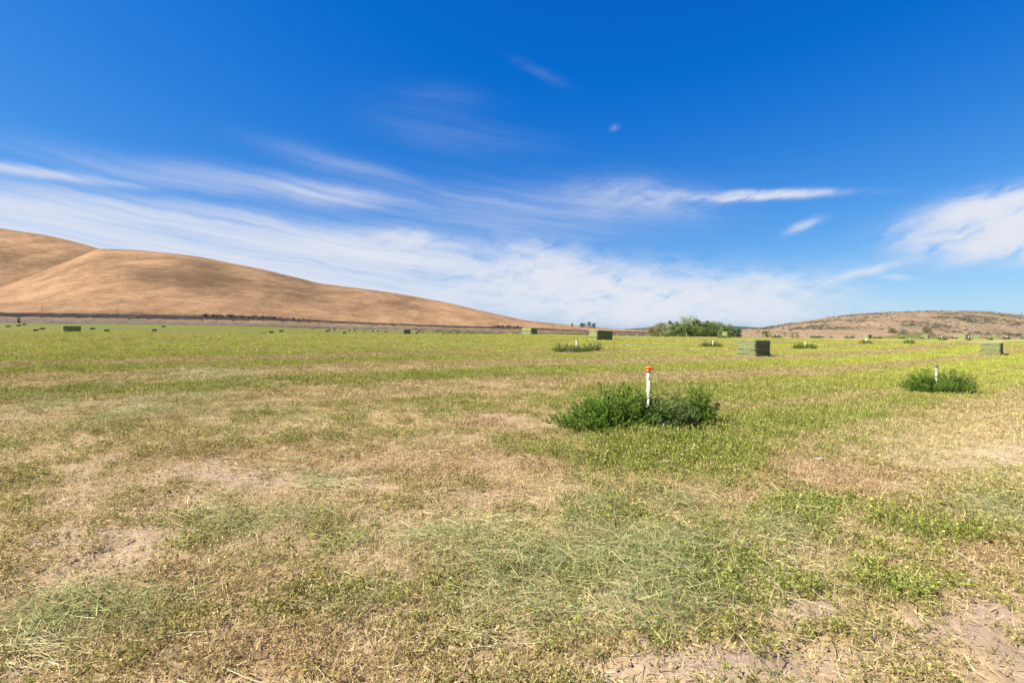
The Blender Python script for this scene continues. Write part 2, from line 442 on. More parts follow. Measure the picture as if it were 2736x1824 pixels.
PATCH = {'hay': [(1560, 1545, 400, 85), (1720, 1420, 170, 110), (80, 1670, 150, 55), (650, 1370, 170, 38), (1180, 1440, 230, 45), (300, 1085, 240, 28), (560, 1000, 110, 18),
                 (2690, 1365, 90, 30), (480, 1062, 160, 16), (2150, 1430, 150, 45), (330, 1600, 170, 30), (860, 1285, 80, 16), (1330, 1600, 160, 50)],
         'soil': [(260, 1500, 210, 55), (90, 1450, 150, 40), (2000, 1790, 330, 50), (2500, 1690, 170, 60), (2620, 1630, 120, 50), (2690, 1205, 70, 22), (1650, 1800, 160, 30), (1060, 1535, 70, 18),
                  (2180, 1620, 90, 30), (2700, 1760, 160, 70), (1060, 1680, 100, 30), (330, 1430, 130, 30), (1560, 1205, 70, 12), (1980, 1590, 40, 20), (650, 1290, 140, 25), (60, 1800, 120, 30)],
         'brown': [(2160, 1255, 240, 42), (1890, 1330, 160, 26), (2650, 1480, 110, 36), (700, 1760, 280, 70), (1300, 1125, 70, 14), (1250, 1240, 300, 40), (500, 1560, 230, 50), (2300, 1300, 140, 24), (700, 1240, 260, 40)],
         'green': [(440, 1610, 50, 45), (480, 1445, 55, 16), (1250, 1285, 55, 16), (1480, 1210, 200, 26), (1230, 1240, 90, 20), (1480, 1670, 60, 22),
                   (1760, 1230, 330, 40), (2150, 1390, 130, 35), (2560, 1440, 120, 40), (2650, 1270, 90, 26), (2000, 1540, 140, 40), (2400, 1560, 120, 40), (1500, 1380, 110, 30)]}
PW = {}
for k, L in PATCH.items():
    PW[k] = []
    for (px, py, rx, ry) in L:
        gx, gy = px2g(px, py); _, y0 = px2g(px, py + ry); _, y1 = px2g(px, py - ry)
        PW[k].append((gx, gy, rx / F * gy, max((y1 - y0) / 2, 0.05), px / 1368.0 - 1))


def patch(kind, x, y):
    t = np.zeros_like(x)
    wx = (fbm(x * 1.7, y * 1.7, 31, 3) - 0.5); wy = (fbm(x * 1.7, y * 1.7, 47, 3) - 0.5)
    for gx, gy, rx, ry, sx in PW[kind]:
        sh = gx / gy                                     # the ellipse leans along its own bearing
        u = (x - gx - sh * (y - gy)) / rx + wx * 1.1; v = (y - gy) / ry + wy * 1.1
        t = np.maximum(t, np.exp(-(u * u + v * v) * 0.9) * (0.45 if kind == 'soil' and sx < 0 else 1.0))
    return t


C_GREEN = np.array((0.24, 0.272, 0.032)); C_OLIVE = np.array((0.175, 0.172, 0.036)); C_STRAW = np.array((0.47, 0.36, 0.185)); C_BROWN = np.array((0.275, 0.162, 0.080))
C_HAY = np.array((0.225, 0.25, 0.10)); C_SOIL = np.array((0.285, 0.206, 0.144)); C_DEEP = np.array((0.10, 0.165, 0.018)); C_FAR = np.array((0.092, 0.098, 0.018))


def cover(x, y):
    r = np.hypot(x, y); p, a = rowc(x, y); fine_ = fbm(x * 0.7, y * 0.7, 19, 3)
    band = fbm(p * 0.36, a * 0.012, 11, 3, 0.55)
    band = sst(0.30, 0.70, (band - 0.5) * 1.3 + 0.5 + 0.42 * np.sin(2 * math.pi * p / 7.2 + 2.2 * (fbm(a * 0.03, p * 0.06, 13, 2) - 0.5)) + (fine_ - 0.5) * 0.5)
    fine = fbm(x * 1.3, y * 1.3, 3, 4); big = fbm(x * 0.16, y * 0.16, 8, 3)
    far = sst(9, 55, r); ln = np.exp(-((p - 5.2) / 1.25) ** 2) * sst(-0.5, 2.5, x)
    g = 0.22 + 0.30 * far + (band - 0.5) * (0.30 + 0.75 * sst(6, 16, r)) * (1 - 0.8 * ln) + (big - 0.5) * (0.8 - 0.65 * sst(7, 22, r)) + (fine - 0.5) * (0.7 - 0.45 * sst(7, 25, r))
    g += 0.22 * sst(60, 110, r) * sst(10, -40, x)
    # green strip kept moist along the sprinkler line, dry strip beside it
    g += 0.62 * ln
    drystrip = np.exp(-((p - 2.6) / 1.25) ** 2) * sst(3.5, 7, x); g -= 0.8 * drystrip
    hay = patch('hay', x, y); soil = patch('soil', x, y); br = patch('brown', x, y); gr = patch('green', x, y)
    windr = np.exp(-((((p + 1.5) % 7.4) - 3.7) / 0.5) ** 2) * (fbm(p * 0.5, a * 0.05, 61, 3) > 0.56) * sst(14, 22, r) * sst(95, 50, r)
    hay = np.maximum(hay, windr * 0.6)
    g = np.clip(g + gr * 0.75 - br * 0.7 - soil * 0.4, 0, 1)
    return dict(g=g, hay=hay, soil=soil * (1 - gr), br=br, r=r, fine=fine, big=big, far=far, ln=ln, p=p, a=a, dry=drystrip)


def cover_col(c):
    g = c['g'][:, None]
    dry = C_STRAW * (1 - c['br'][:, None] * 0.6) + C_BROWN * c['br'][:, None] * 0.6
    col = dry * (1 - g) + C_GREEN * g
    h = c['hay'][:, None] * 0.8
    return col * (1 - h) + C_HAY * h


def far_field_mask(x, y):
    """beyond the crest of the near field, on the left"""
    r = np.hypot(x, y); return sst(104, 112, y + (vn(x / 9, y / 9, 4) - 0.5) * 5)


def build_ground():
    rr = 1.2 * (1.0155 ** np.arange(530)); rr = rr[rr < 4200]; rr = np.r_[0.0, 0.35, 0.75, rr, 6000]
    az = np.r_[np.arange(-180, -64, 4.0), np.arange(-64, 64.01, 0.17), np.arange(66, 180.1, 4.0)]
    az[-1] = 180.0
    A, R = np.meshgrid(np.radians(az), rr); x = (R * np.sin(A)).ravel(); y = (R * np.cos(A)).ravel()
    z = ground(x, y)
    c = cover(x, y); r = c['r']
    # clods and wheel ruts underfoot
    z = z + (fbm(x * 6, y * 6, 71, 4, 0.6) - 0.5) * 0.055 * sst(14, 3, r) + (fbm(x * 1.4, y * 1.4, 72, 3) - 0.5) * 0.09 * sst(60, 6, r)
    cc = cover_col(c)
    t = sst(4, 45, r)[:, None]
    litter = 0.30 * cc + 0.5 * C_BROWN
    soilw = np.clip(0.42 + c['soil'] * 0.6 - c['g'] * 0.3 + (c['fine'] - 0.5) * 1.2, 0, 1)[:, None]
    near = litter * (1 - soilw) + C_SOIL * soilw
    col = near * (1 - t) + cc * 0.66 * t
    dsm = c['dry'][:, None] * .6; col = col * (1 - dsm) + np.array((.36, .30, .165)) * dsm
    ff = far_field_mask(x, y) * sst(60, 20, x - y * 0.12)
    ffn = fbm(c['p'] * 0.12, c['a'] * 0.01, 91, 3)[:, None]
    farc = C_FAR * (0.80 + 0.4 * ffn) + (np.array((0.03, 0.008, 0.003)) * (fbm(x / 60, y / 60, 95, 3)[:, None] - 0.3))
    col = col * (1 - ff[:, None]) + farc * ff[:, None]
    # unfarmed ground beyond the right-hand crest
    out = sst(135, 165, y) * (1 - sst(60, 20, x - y * 0.12))
    col = col * (1 - out[:, None]) + np.array((0.18, 0.118, 0.072)) * out[:, None]
    verge = sst(480, 520, y) * sst(200, 100, x); col = col * (1 - verge[:, None]) + np.array((0.2, 0.14, 0.07)) * verge[:, None]
    m, T, outn = mat_new('field_soil'); tc = N(T, 'ShaderNodeTexCoord'); o = tc.outputs['Object']
    vc = attr_n(T, 'col').outputs['Color']
    n1 = noise_n(T, o, 14, 6, 0.65); n2 = noise_n(T, o, 110, 4, 0.6); n3 = noise_n(T, o, 2.3, 4)
    s = math_n(T, 'ADD', math_n(T, 'MULTIPLY', n1, 0.9), math_n(T, 'ADD', math_n(T, 'MULTIPLY', n2, 0.55), math_n(T, 'MULTIPLY', n3, 0.35)))
    s = math_n(T, 'MULTIPLY_ADD', math_n(T, 'SUBTRACT', s, 0.9), 0.95, 1.0)
    sv = N(T, 'ShaderNodeVectorMath', operation='SCALE'); T.links.new(vc, sv.inputs[0]); T.links.new(s, sv.inputs['Scale'])
    principled(T, outn, sv.outputs[0], 0.95, 0.1, math_n(T, 'ADD', n1, math_n(T, 'MULTIPLY', n2, 0.4)), 0.03, 0.7)
    me = new_mesh('field', np.c_[x, y, z], grid_faces(len(rr), len(az)), m, True, {'col': col})
    o = obj('field', me); tag(o, 'mown alfalfa field with green and tan mowing bands', None, None, 'structure')


build_ground()


# ------------------------------------------------------------------ hills, road and embankment
def interp(L, px): return np.interp(px, [p[0] for p in L], [p[1] for p in L])


def smooth1(v, k):
    ker = np.hanning(2 * k + 3); ker /= ker.sum(); return np.convolve(np.pad(v, k + 1, mode='edge'), ker, 'valid')


def hill_mesh(name, px, base, baseY, crest, crestY, mat, rows=90, rough=4.0, seed=0, drop=14.0, back=1.7, paths=None, zones=(), pw=5.0):
    """a slope from a foot line up to its skyline and down the far side; the skyline comes from the photo, the distances from the land in front"""
    px = np.asarray(px, float); y0 = smooth1(interp(baseY, px), 3); y1 = smooth1(interp(crestY, px), 3)
    zb = CAMZ + (HY - smooth1(interp(base, px), 3)) / F * y0; zc = CAMZ + (HY - smooth1(interp(crest, px), 4)) / F * y1
    t = np.linspace(0, back, rows); TT = t[:, None]
    Y = y0 + (y1 - y0) * TT
    s = np.where(TT <= 1, 0.62 * TT + 0.38 * np.sin(np.minimum(TT, 1) * math.pi / 2), 1 - 0.9 * (TT - 1) ** 1.5)
    X = (px - CX) / F * Y
    env = np.clip(np.minimum(TT, np.abs(1 - TT)) * 3, 0, 1)
    nz = (fbm(X / 130, Y / 110, seed, 4) - 0.5) * 2 * rough * env * np.clip((zc - zb) / 40, 0.05, 1)
    Z = zb + (zc - zb) * s
    ang = ((Z - CAMZ) / Y)[TT[:, 0] <= 1.05]; tgt = (zc - CAMZ) / y1
    corr = np.clip(ang.max(0) - tgt, 0, None); Z = Z - corr * Y * np.clip(TT, 0, 1) + nz
    Z[0] -= drop
    at = None
    if paths is not None:
        u = np.broadcast_to(px, Y.shape); v = HY - (Z - CAMZ) / Y * F; d = np.full(Y.shape, 1e9)
        for L in paths:
            for (ax, ay), (bx, by) in zip(L[:-1], L[1:]):
                t_ = np.clip(((u - ax) * (bx - ax) + (v - ay) * (by - ay)) / ((bx - ax) ** 2 + (by - ay) ** 2), 0, 1); d = np.minimum(d, np.hypot(u - ax - t_ * (bx - ax), v - ay - t_ * (by - ay)))
        zn = np.zeros(Y.shape)
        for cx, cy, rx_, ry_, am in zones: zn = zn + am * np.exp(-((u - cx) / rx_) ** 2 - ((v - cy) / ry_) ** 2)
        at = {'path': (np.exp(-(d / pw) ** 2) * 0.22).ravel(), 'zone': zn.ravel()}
    me = new_mesh(name, np.stack([X, Y, Z], -1).reshape(-1, 3), grid_faces(rows, len(px)), mat, True, at)
    return obj(name, me), (X, Y, Z)


def dry_grass_mat(name, light, mid, dark, sc=1.0, spots=0.0, zones=False):
    m, T, out = mat_new(name); tc = N(T, 'ShaderNodeTexCoord'); o = tc.outputs['Object']
    n1 = noise_n(T, o, 0.012 * sc, 6, 0.62, (1, 0.8, 2.2)); n2 = noise_n(T, o, 0.07 * sc, 8, 0.76, (0.6, 0.8, 2.4)); n3 = noise_n(T, o, 0.45 * sc, 5, 0.65)
    f = math_n(T, 'ADD', math_n(T, 'MULTIPLY', n1, 0.46), math_n(T, 'ADD', math_n(T, 'MULTIPLY', n2, 0.42), math_n(T, 'MULTIPLY', n3, 0.23)))
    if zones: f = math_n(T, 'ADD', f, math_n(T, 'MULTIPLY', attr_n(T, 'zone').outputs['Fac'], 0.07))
    c = ramp(T, f, [(0.445, dark), (0.54, mid), (0.645, light)])
    if zones: c = mixc(T, attr_n(T, 'path').outputs['Fac'], c, (0.29, 0.165, 0.095))
    if spots:
        n4 = noise_n(T, o, 0.33, 5, 0.7); k = ramp(T, n4, [(0.56, (0, 0, 0)), (0.64, (1, 1, 1))])
        c = mixc(T, math_n(T, 'MULTIPLY', k, spots), c, (0.085, 0.075, 0.058))
    principled(T, out, c, 0.95, 0.05, n2, 5.0, 0.8); return m


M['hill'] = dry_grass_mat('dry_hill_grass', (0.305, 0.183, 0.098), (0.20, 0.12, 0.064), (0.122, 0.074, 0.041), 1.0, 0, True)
M['hill_sandy'] = dry_grass_mat('sandy_hill', (0.32, 0.222, 0.135), (0.25, 0.172, 0.105), (0.17, 0.122, 0.08), 3.0, 0.3)
M['far_hill'] = dry_grass_mat('far_green_hill', (0.06, 0.095, 0.06), (0.045, 0.075, 0.05), (0.032, 0.06, 0.045), 0.6)
M['verge'] = dry_grass_mat('dry_verge', (0.235, 0.155, 0.082), (0.185, 0.12, 0.062), (0.12, 0.082, 0.044), 5)
M['ballast'] = dry_grass_mat('dark_gravel', (0.065, 0.054, 0.055), (0.045, 0.037, 0.04), (0.028, 0.024, 0.026), 8)
M['gravel'] = dry_grass_mat('pale_gravel', (0.19, 0.15, 0.133), (0.14, 0.11, 0.1), (0.09, 0.07, 0.064), 8)
M['rock'] = simple_mat('basalt', (0.065, 0.052, 0.048), 0.9, 0.2, 0.5, 0.6)

EMB_TOP = [(-700, 832), (0, 834.5), (350, 839.5), (540, 843), (700, 848), (850, 856), (1050, 864.5), (1200, 870), (1400, 873.5), (1580, 884), (1760, 886)]
EMB_BOT = [(-700, 845), (0, 845), (350, 850.5), (700, 855.5), (1050, 868), (1200, 874.5), (1400, 879), (1580, 886.5), (1760, 889)]
GR_TOP = [(-700, 850), (0, 851), (350, 857), (700, 866), (1050, 876), (1400, 886.3), (1580, 889), (1760, 891)]
GR_BOT = [(-700, 858), (0, 860.5), (350, 864), (700, 870.5), (1050, 880.5), (1400, 888.8), (1580, 891), (1760, 893)]
ROADY = [(-700, 452), (0, 460), (350, 468), (700, 505), (1050, 585), (1400, 730), (1580, 790), (1760, 860)]


def strip(name, lo, hi, dlo, dhi, mat, label, wob=0.4, rows=7, bulge=0.0):
    px = np.arange(-700, 1761, 4.0); V = []
    Y0 = interp(ROADY, px) + dlo; Y1 = interp(ROADY, px) + dhi
    zl = CAMZ + (HY - interp(lo, px)) / F * Y0; zh = CAMZ + (HY - interp(hi, px)) / F * Y1
    for k in range(rows + 2):
        if k == 0: Y, Z = Y0, zl - 4
        elif k == rows + 1: Y, Z = Y1 + 0.5, zh - 5
        else:
            t = (k - 1) / (rows - 1); Y = Y0 + (Y1 - Y0) * t; X = (px - CX) / F * Y
            Z = zl + (zh - zl) * t + bulge * math.sin(t * math.pi) + (fbm(X / 7, Y / 3, 21, 3) - 0.5) * wob * 2
        V.append(np.stack([(px - CX) / F * Y, Y, Z], -1))
    me = new_mesh(name, np.concatenate(V), grid_faces(rows + 2, len(px)), mat, True)
    return tag(obj(name, me), label, None, None, 'structure')


strip('gravel_road', GR_BOT, GR_TOP, 0, 14, M['gravel'], 'pale gravel track along the far edge of the left field', 0.5)
strip('dry_verge', GR_TOP, EMB_BOT, 14.5, 40, M['verge'], 'strip of dry golden grass above the gravel track', 0.7)
strip('railway_embankment', EMB_BOT, EMB_TOP, 40.5, 56, M['ballast'], 'dark gravel embankment along the foot of the brown hill', 0.5)

pxl = np.arange(-900, 1765, 5.0)
hb = [(p, y + 2) for p, y in EMB_TOP]; hby = [(p, y + 60) for p, y in ROADY]
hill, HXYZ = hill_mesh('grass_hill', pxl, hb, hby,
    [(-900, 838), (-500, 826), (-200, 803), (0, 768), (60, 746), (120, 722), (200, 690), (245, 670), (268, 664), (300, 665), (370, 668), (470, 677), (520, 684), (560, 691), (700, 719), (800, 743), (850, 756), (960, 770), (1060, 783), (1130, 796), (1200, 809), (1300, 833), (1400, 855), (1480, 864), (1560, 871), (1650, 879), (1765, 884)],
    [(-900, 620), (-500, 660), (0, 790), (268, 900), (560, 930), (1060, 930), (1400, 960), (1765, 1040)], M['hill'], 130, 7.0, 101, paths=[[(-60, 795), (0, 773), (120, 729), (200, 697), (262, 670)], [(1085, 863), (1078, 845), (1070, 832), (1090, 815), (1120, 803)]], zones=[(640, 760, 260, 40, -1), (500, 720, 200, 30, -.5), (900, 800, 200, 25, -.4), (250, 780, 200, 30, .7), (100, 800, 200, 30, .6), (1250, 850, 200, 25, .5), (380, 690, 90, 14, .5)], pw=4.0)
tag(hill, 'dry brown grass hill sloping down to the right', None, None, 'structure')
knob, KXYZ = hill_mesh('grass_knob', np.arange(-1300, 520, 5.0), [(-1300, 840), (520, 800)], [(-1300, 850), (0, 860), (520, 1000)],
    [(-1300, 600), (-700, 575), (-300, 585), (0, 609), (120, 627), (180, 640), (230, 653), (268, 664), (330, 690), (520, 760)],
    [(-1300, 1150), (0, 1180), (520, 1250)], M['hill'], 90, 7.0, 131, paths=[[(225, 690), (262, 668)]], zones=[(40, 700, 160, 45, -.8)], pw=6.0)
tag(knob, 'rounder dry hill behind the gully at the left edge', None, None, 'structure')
rhill, RXYZ = hill_mesh('sagebrush_hill', np.arange(1780, 3700, 5.0), [(1780, 904), (2000, 905), (2400, 908), (2736, 910), (3700, 910)], [(1780, 330), (2400, 300), (3700, 280)],
    [(1780, 902), (1850, 896), (1967, 882.5), (2036, 875), (2120, 861.5), (2206, 848), (2293, 839.5), (2350, 836), (2440, 832), (2560, 830), (2640, 832.5), (2736, 841), (2900, 856), (3200, 870), (3700, 880)],
    [(1780, 440), (2400, 480), (3700, 460)], M['hill_sandy'], 90, 2.0, 151)
tag(rhill, 'sandy hill dotted with sagebrush on the right', None, None, 'structure')
fh, _ = hill_mesh('far_ridge', np.arange(1500, 3000, 8.0), [(1500, 884), (3000, 884)], [(1500, 2300), (3000, 2300)],
    [(1500, 884), (1640, 881), (1700, 876.8), (1760, 873), (1850, 869), (1950, 869.5), (1990, 872.5), (2050, 876), (2110, 879.5), (2300, 880), (3000, 881)], [(1500, 2900), (3000, 2900)], M['far_hill'], 40, 3.0, 171, 40)
tag(fh, 'distant blue green ridge on the horizon', None, None, 'structure')


def surf(XYZ, px, t_row):
    """a point on a hill grid near photo column px and row index"""
    X, Y, Z = XYZ; cols = X[0] / Y[0] * F + CX; j = int(np.argmin(np.abs(cols - px))); i = int(t_row); return np.array((X[i, j], Y[i, j], Z[i, j]))


def hill_hit(XYZ, px, py):
    X, Y, Z = XYZ; cols = X[0] / Y[0] * F + CX; j = int(np.argmin(np.abs(cols - px)))
    v = HY - (Z[:, j] - CAMZ) / Y[:, j] * F; i = np.nonzero(v <= py)[0]
    i = i[0] if len(i) else int(np.argmin(v)); return np.array((X[i, j], Y[i, j], Z[i, j]))


# gently raised corner of the green field below the right hill
def field_rise():
    px = np.arange(2300, 2561, 5.0); top = smooth1(interp([(2300, 907), (2345, 902), (2400, 893.5), (2430, 891), (2462, 891.5), (2500, 897), (2530, 902.5), (2560, 907)], px), 2)
    rows = 24; V = []; C = []
    for k in range(rows):
        t = k / (rows - 1); Y = 150 + 70 * t; yy = 908 + (top - 908) * np.sin(min(1, t / 0.85) * math.pi / 2); X = (px - CX) / F * Y
        V.append(np.stack([X, np.full_like(X, Y), CAMZ + (HY - yy) / F * Y], -1))
        b = np.clip((vn(t * 11 + px * 0, px / 90, 6) - 0.35) * 2, 0, 1)[:, None]; C.append(C_GREEN * 0.42 * b + np.array((0.09, 0.085, 0.028)) * (1 - b))
    m, T, out = mat_new('terrace_grass'); vc = attr_n(T, 'col').outputs['Color']; tc = N(T, 'ShaderNodeTexCoord')
    n = noise_n(T, tc.outputs['Object'], 0.8, 5); s = math_n(T, 'MULTIPLY_ADD', n, 1.0, 0.5); sv = N(T, 'ShaderNodeVectorMath', operation='SCALE'); T.links.new(vc, sv.inputs[0]); T.links.new(s, sv.inputs['Scale'])
    principled(T, out, sv.outputs[0], 0.95, 0.1)
    tag(obj('field_rise', new_mesh('field_rise', np.concatenate(V), grid_faces(rows, len(px)), m, True, {'col': np.concatenate(C)})), 'raised corner of the green field below the sagebrush hill', None, None, 'structure')


field_rise()


# ------------------------------------------------------------------ scattered ground cover (grass stubble, clippings, straws)
def blade(p, d, n, L, w, curve, segs=2):
    """a bent strip: base p, direction d, side n"""
    V = []; up = np.array((0, 0, 1.0))
    for i in range(segs + 1):
        t = i / segs; c = p + d * L * t + up * (-curve * L * t * t); ww = w * (1 - 0.75 * t)
        V += [c - n * ww, c + n * ww]
    Fc = [(2 * i, 2 * i + 1, 2 * i + 3, 2 * i + 2) for i in range(segs)]
    return V, Fc


def unit(v): return v / (np.linalg.norm(v) + 1e-9)


def proto(name, kind, seed):
    r = np.random.default_rng(seed); V = []; Q = []; tone = []; dry = []

    def add(v, q, t, k):
        n = len(V); V.extend(v); Q.extend([tuple(i + n for i in f) for f in q]); tone.extend([t] * len(v)); dry.extend([k] * len(v))

    def leaf(c, size, t, k, tilt=0.5):
        d = unit(np.array([r.normal(), r.normal(), r.normal() * tilt + 0.2])); s = unit(np.cross(d, r.normal(size=3)))
        add([c, c + d * size * .5 + s * size * .17, c + d * size, c + d * size * .5 - s * size * .17], [(0, 1, 2, 3)], t, k)
    R = 0.09
    if kind in ('sprout', 'mixed'):
        ns = 9 if kind == 'sprout' else 6
        for _ in range(ns):
            a = r.uniform(0, 6.28); rr = R * math.sqrt(r.uniform()); p = np.array((rr * math.cos(a), rr * math.sin(a), -0.004))
            d = unit(np.array([r.normal() * .5, r.normal() * .5, 1])); L = r.uniform(.022, .065) * (1.25 if kind == 'sprout' else 0.9)
            s = unit(np.cross(d, r.normal(size=3))); add(*blade(p, d, s, L, .0014, r.uniform(-.1, .3)), r.uniform(.2, .8), 0.35 if r.uniform() < .6 else 0.9)
            for j in range(r.integers(8, 13)):
                leaf(p + d * L * r.uniform(.3, 1.05) + r.normal(size=3) * .006, r.uniform(.011, .023), r.uniform(.1, 1), 0 if r.uniform() < .85 else .6)
    if kind in ('stub', 'mixed'):
        for _ in range(15 if kind == 'stub' else 7):
            a = r.uniform(0, 6.28); rr = R * math.sqrt(r.uniform()); p = np.array((rr * math.cos(a), rr * math.sin(a), -0.004))
            d = unit(np.array([r.normal() * .55, r.normal() * .55, 1])); s = unit(np.cross(d, r.normal(size=3)))
            add(*blade(p, d, s, r.uniform(.02, .07), r.uniform(.0014, .0030), r.uniform(-.2, .3)), r.uniform(.1, .9), 1 if r.uniform() < .75 else .5)
        for _ in range(22 if kind == 'stub' else 9):
            p = np.array((r.normal() * R * .8, r.normal() * R * .8, r.uniform(.001, .018))); d = unit(np.array([r.normal(), r.normal(), r.normal() * .25])); s = unit(np.cross(d, (0, 0, 1)) + r.normal(size=3) * .4)
            add(*blade(p, d, s, r.uniform(.02, .07), r.uniform(.0014, .0034), r.uniform(-.15, .15)), r.uniform(0, .9), 0.0 if r.uniform() < .45 else 1)
        for _ in range(12): leaf(np.array((r.normal() * R * .7, r.normal() * R * .7, r.uniform(.002, .025))), r.uniform(.012, .026), r.uniform(0, .8), 0.2, .3)
    if kind == 'mat':
        ba = r.uniform(0, 6.28)
        for _ in range(46):
            p = np.array((r.normal() * .11, r.normal() * .11, r.uniform(.004, .065))); a = ba + r.normal() * .7; d = unit(np.array([math.cos(a), math.sin(a), r.normal() * .2])); s = unit(np.cross(d, (0, 0, 1)) + r.normal(size=3) * .4)
            add(*blade(p, d, s, r.uniform(.05, .17), r.uniform(.0009, .0018), r.uniform(-.15, .2), 3), r.uniform(.2, 1), 0.0 if r.uniform() < .7 else .7)
        for _ in range(70): leaf(np.array((r.normal() * .11, r.normal() * .11, r.uniform(.004, .05))), r.uniform(.008, .02), r.uniform(0, .8), 0, .6)
    if kind == 'straw':
        # a pale stalk lying on the stubble: thin three-sided tube, bent
        L = r.uniform(.14, .34); n = 6; b = r.normal() * .30; pts = []
        for i in range(n):
            t = i / (n - 1); pts.append(np.array((L * (t - .5), b * L * (t - .5) ** 2 * 4, .012 + .028 * math.sin(t * 3.1) * r.uniform(.3, 1))))
        vv, q, _ = tube_arrays(pts, [.0018, .0018, .0017, .0015, .0013, .0009], 3, False); add(list(vv), [tuple(f) for f in q], r.uniform(.4, .8), .35)
        for _ in range(3): leaf(pts[r.integers(0, n)], r.uniform(.012, .03), r.uniform(.2, .8), .5)
    if kind == 'litter':
        for _ in range(42):
            p = np.array((r.normal() * .13, r.normal() * .13, r.uniform(.002, .02))); d = unit(np.array([r.normal(), r.normal(), r.normal() * .18])); s = unit(np.cross(d, (0, 0, 1)) + r.normal(size=3) * .4)
            add(*blade(p, d, s, r.uniform(.02, .085), r.uniform(.0011, .0027), r.uniform(-.12, .12)), r.uniform(0, 1), 1 if r.uniform() < .5 else r.uniform(0, .5))
        for _ in range(14):
            p = np.array((r.normal() * .12, r.normal() * .12, -.004)); d = unit(np.array([r.normal() * .5, r.normal() * .5, 1])); s = unit(np.cross(d, r.normal(size=3)))
            add(*blade(p, d, s, r.uniform(.02, .06), r.uniform(.0012, .0024), 0), r.uniform(.2, 1), 1 if r.uniform() < .6 else .2)
    if kind == 'clod':
        for _ in range(9):
            c = np.array((r.normal() * .1, r.normal() * .1, 0)); k = r.uniform(.003, .012); o6 = [(1, 0, -.2), (0, 1, -.2), (-1, 0, -.2), (0, -1, -.2), (.3, 0, .8), (0, 0, -.6), (-.3, .1, .75)]
            v = [c + np.array(q) * k * r.uniform(.6, 1.3) for q in o6]
            add(v, [(0, 1, 4, 4 + 2), (1, 2, 4 + 2, 4), (2, 3, 4, 4 + 2), (3, 0, 4 + 2, 4)], r.uniform(.3, .8), 0)
    if kind in ('turf', 'turf_dry'):
        # a broad piece of mown sward for the middle distance
        dr = kind == 'turf_dry'
        for _ in range(30):
            c0 = np.array((r.normal() * .2, r.normal() * .2, -.004)); tn = r.uniform(.1, .9)
            for _ in range(7):
                p = c0 + (r.normal() * .03, r.normal() * .03, 0); d = unit(np.array([r.normal() * .6, r.normal() * .6, .9])); s = unit(np.cross(d, r.normal(size=3)))
                k = (1 if r.uniform() < .45 else 0) if dr else (.8 if r.uniform() < .16 else 0)
                add(*blade(p, d, s, r.uniform(.03, .075), r.uniform(.003, .006), r.uniform(-.1, .3), 1), np.clip(tn + r.normal() * .15, 0, 1), k)
    return bpy.data.objects.new(name, new_mesh(name, np.array(V), np.array(Q, np.int32), M['stubble'], False, {'tone': tone, 'dry': dry}))


KINDS = ['sprout'] * 4 + ['mixed'] * 4 + ['stub'] * 4 + ['mat'] * 4 + ['straw'] * 6 + ['turf'] * 4 + ['turf_dry'] * 4 + ['litter'] * 4 + ['clod'] * 3
pcol = bpy.data.collections.new('ground_cover_pieces')
for i, k in enumerate(KINDS): pcol.objects.link(proto('piece_%02d' % i, k, 500 + i))


def scatter(name, x, y, idx, scl, rot, col, label):
    z = ground(x, y); r = np.hypot(x, y)
    z = z + (fbm(x * 6, y * 6, 71, 4, 0.6) - 0.5) * 0.055 * sst(14, 3, r) + (fbm(x * 1.4, y * 1.4, 72, 3) - 0.5) * 0.09 * sst(60, 6, r)
    me = bpy.data.meshes.new(name); me.vertices.add(len(x)); me.vertices.foreach_set('co', np.c_[x, y, z].astype(np.float32).ravel())
    me.attributes.new('idx', 'INT', 'POINT').data.foreach_set('value', idx.astype(np.int32))
    me.attributes.new('scl', 'FLOAT_VECTOR', 'POINT').data.foreach_set('vector', scl.astype(np.float32).ravel())
    me.attributes.new('rot', 'FLOAT_VECTOR', 'POINT').data.foreach_set('vector', rot.astype(np.float32).ravel())
    me.attributes.new('col', 'FLOAT_COLOR', 'POINT').data.foreach_set('color', np.c_[col, np.ones(len(col))].astype(np.float32).ravel())
    o = obj(name, me); tag(o, label, 'grass', None, 'stuff')
    g = bpy.data.node_groups.new(name, 'GeometryNodeTree'); g.interface.new_socket('Geometry', in_out='INPUT', socket_type='NodeSocketGeometry'); g.interface.new_socket('Geometry', in_out='OUTPUT', socket_type='NodeSocketGeometry')
    gi = g.nodes.new('NodeGroupInput'); go = g.nodes.new('NodeGroupOutput'); ci = g.nodes.new('GeometryNodeCollectionInfo')
    ci.inputs['Collection'].default_value = pcol; ci.inputs['Separate Children'].default_value = True; ci.inputs['Reset Children'].default_value = True
    ip = g.nodes.new('GeometryNodeInstanceOnPoints'); ip.inputs['Pick Instance'].default_value = True

    def na(nm, t):
        n = g.nodes.new('GeometryNodeInputNamedAttribute'); n.data_type = t; n.inputs['Name'].default_value = nm; return n.outputs[0]
    e2r = g.nodes.new('FunctionNodeEulerToRotation')
    L = g.links.new; L(gi.outputs[0], ip.inputs['Points']); L(ci.outputs[0], ip.inputs['Instance']); L(na('idx', 'INT'), ip.inputs['Instance Index'])
    L(na('rot', 'FLOAT_VECTOR'), e2r.inputs[0]); L(e2r.outputs[0], ip.inputs['Rotation']); L(na('scl', 'FLOAT_VECTOR'), ip.inputs['Scale']); L(ip.outputs[0], go.inputs[0])
    o.modifiers.new('scatter', 'NODES').node_group = g
    return o


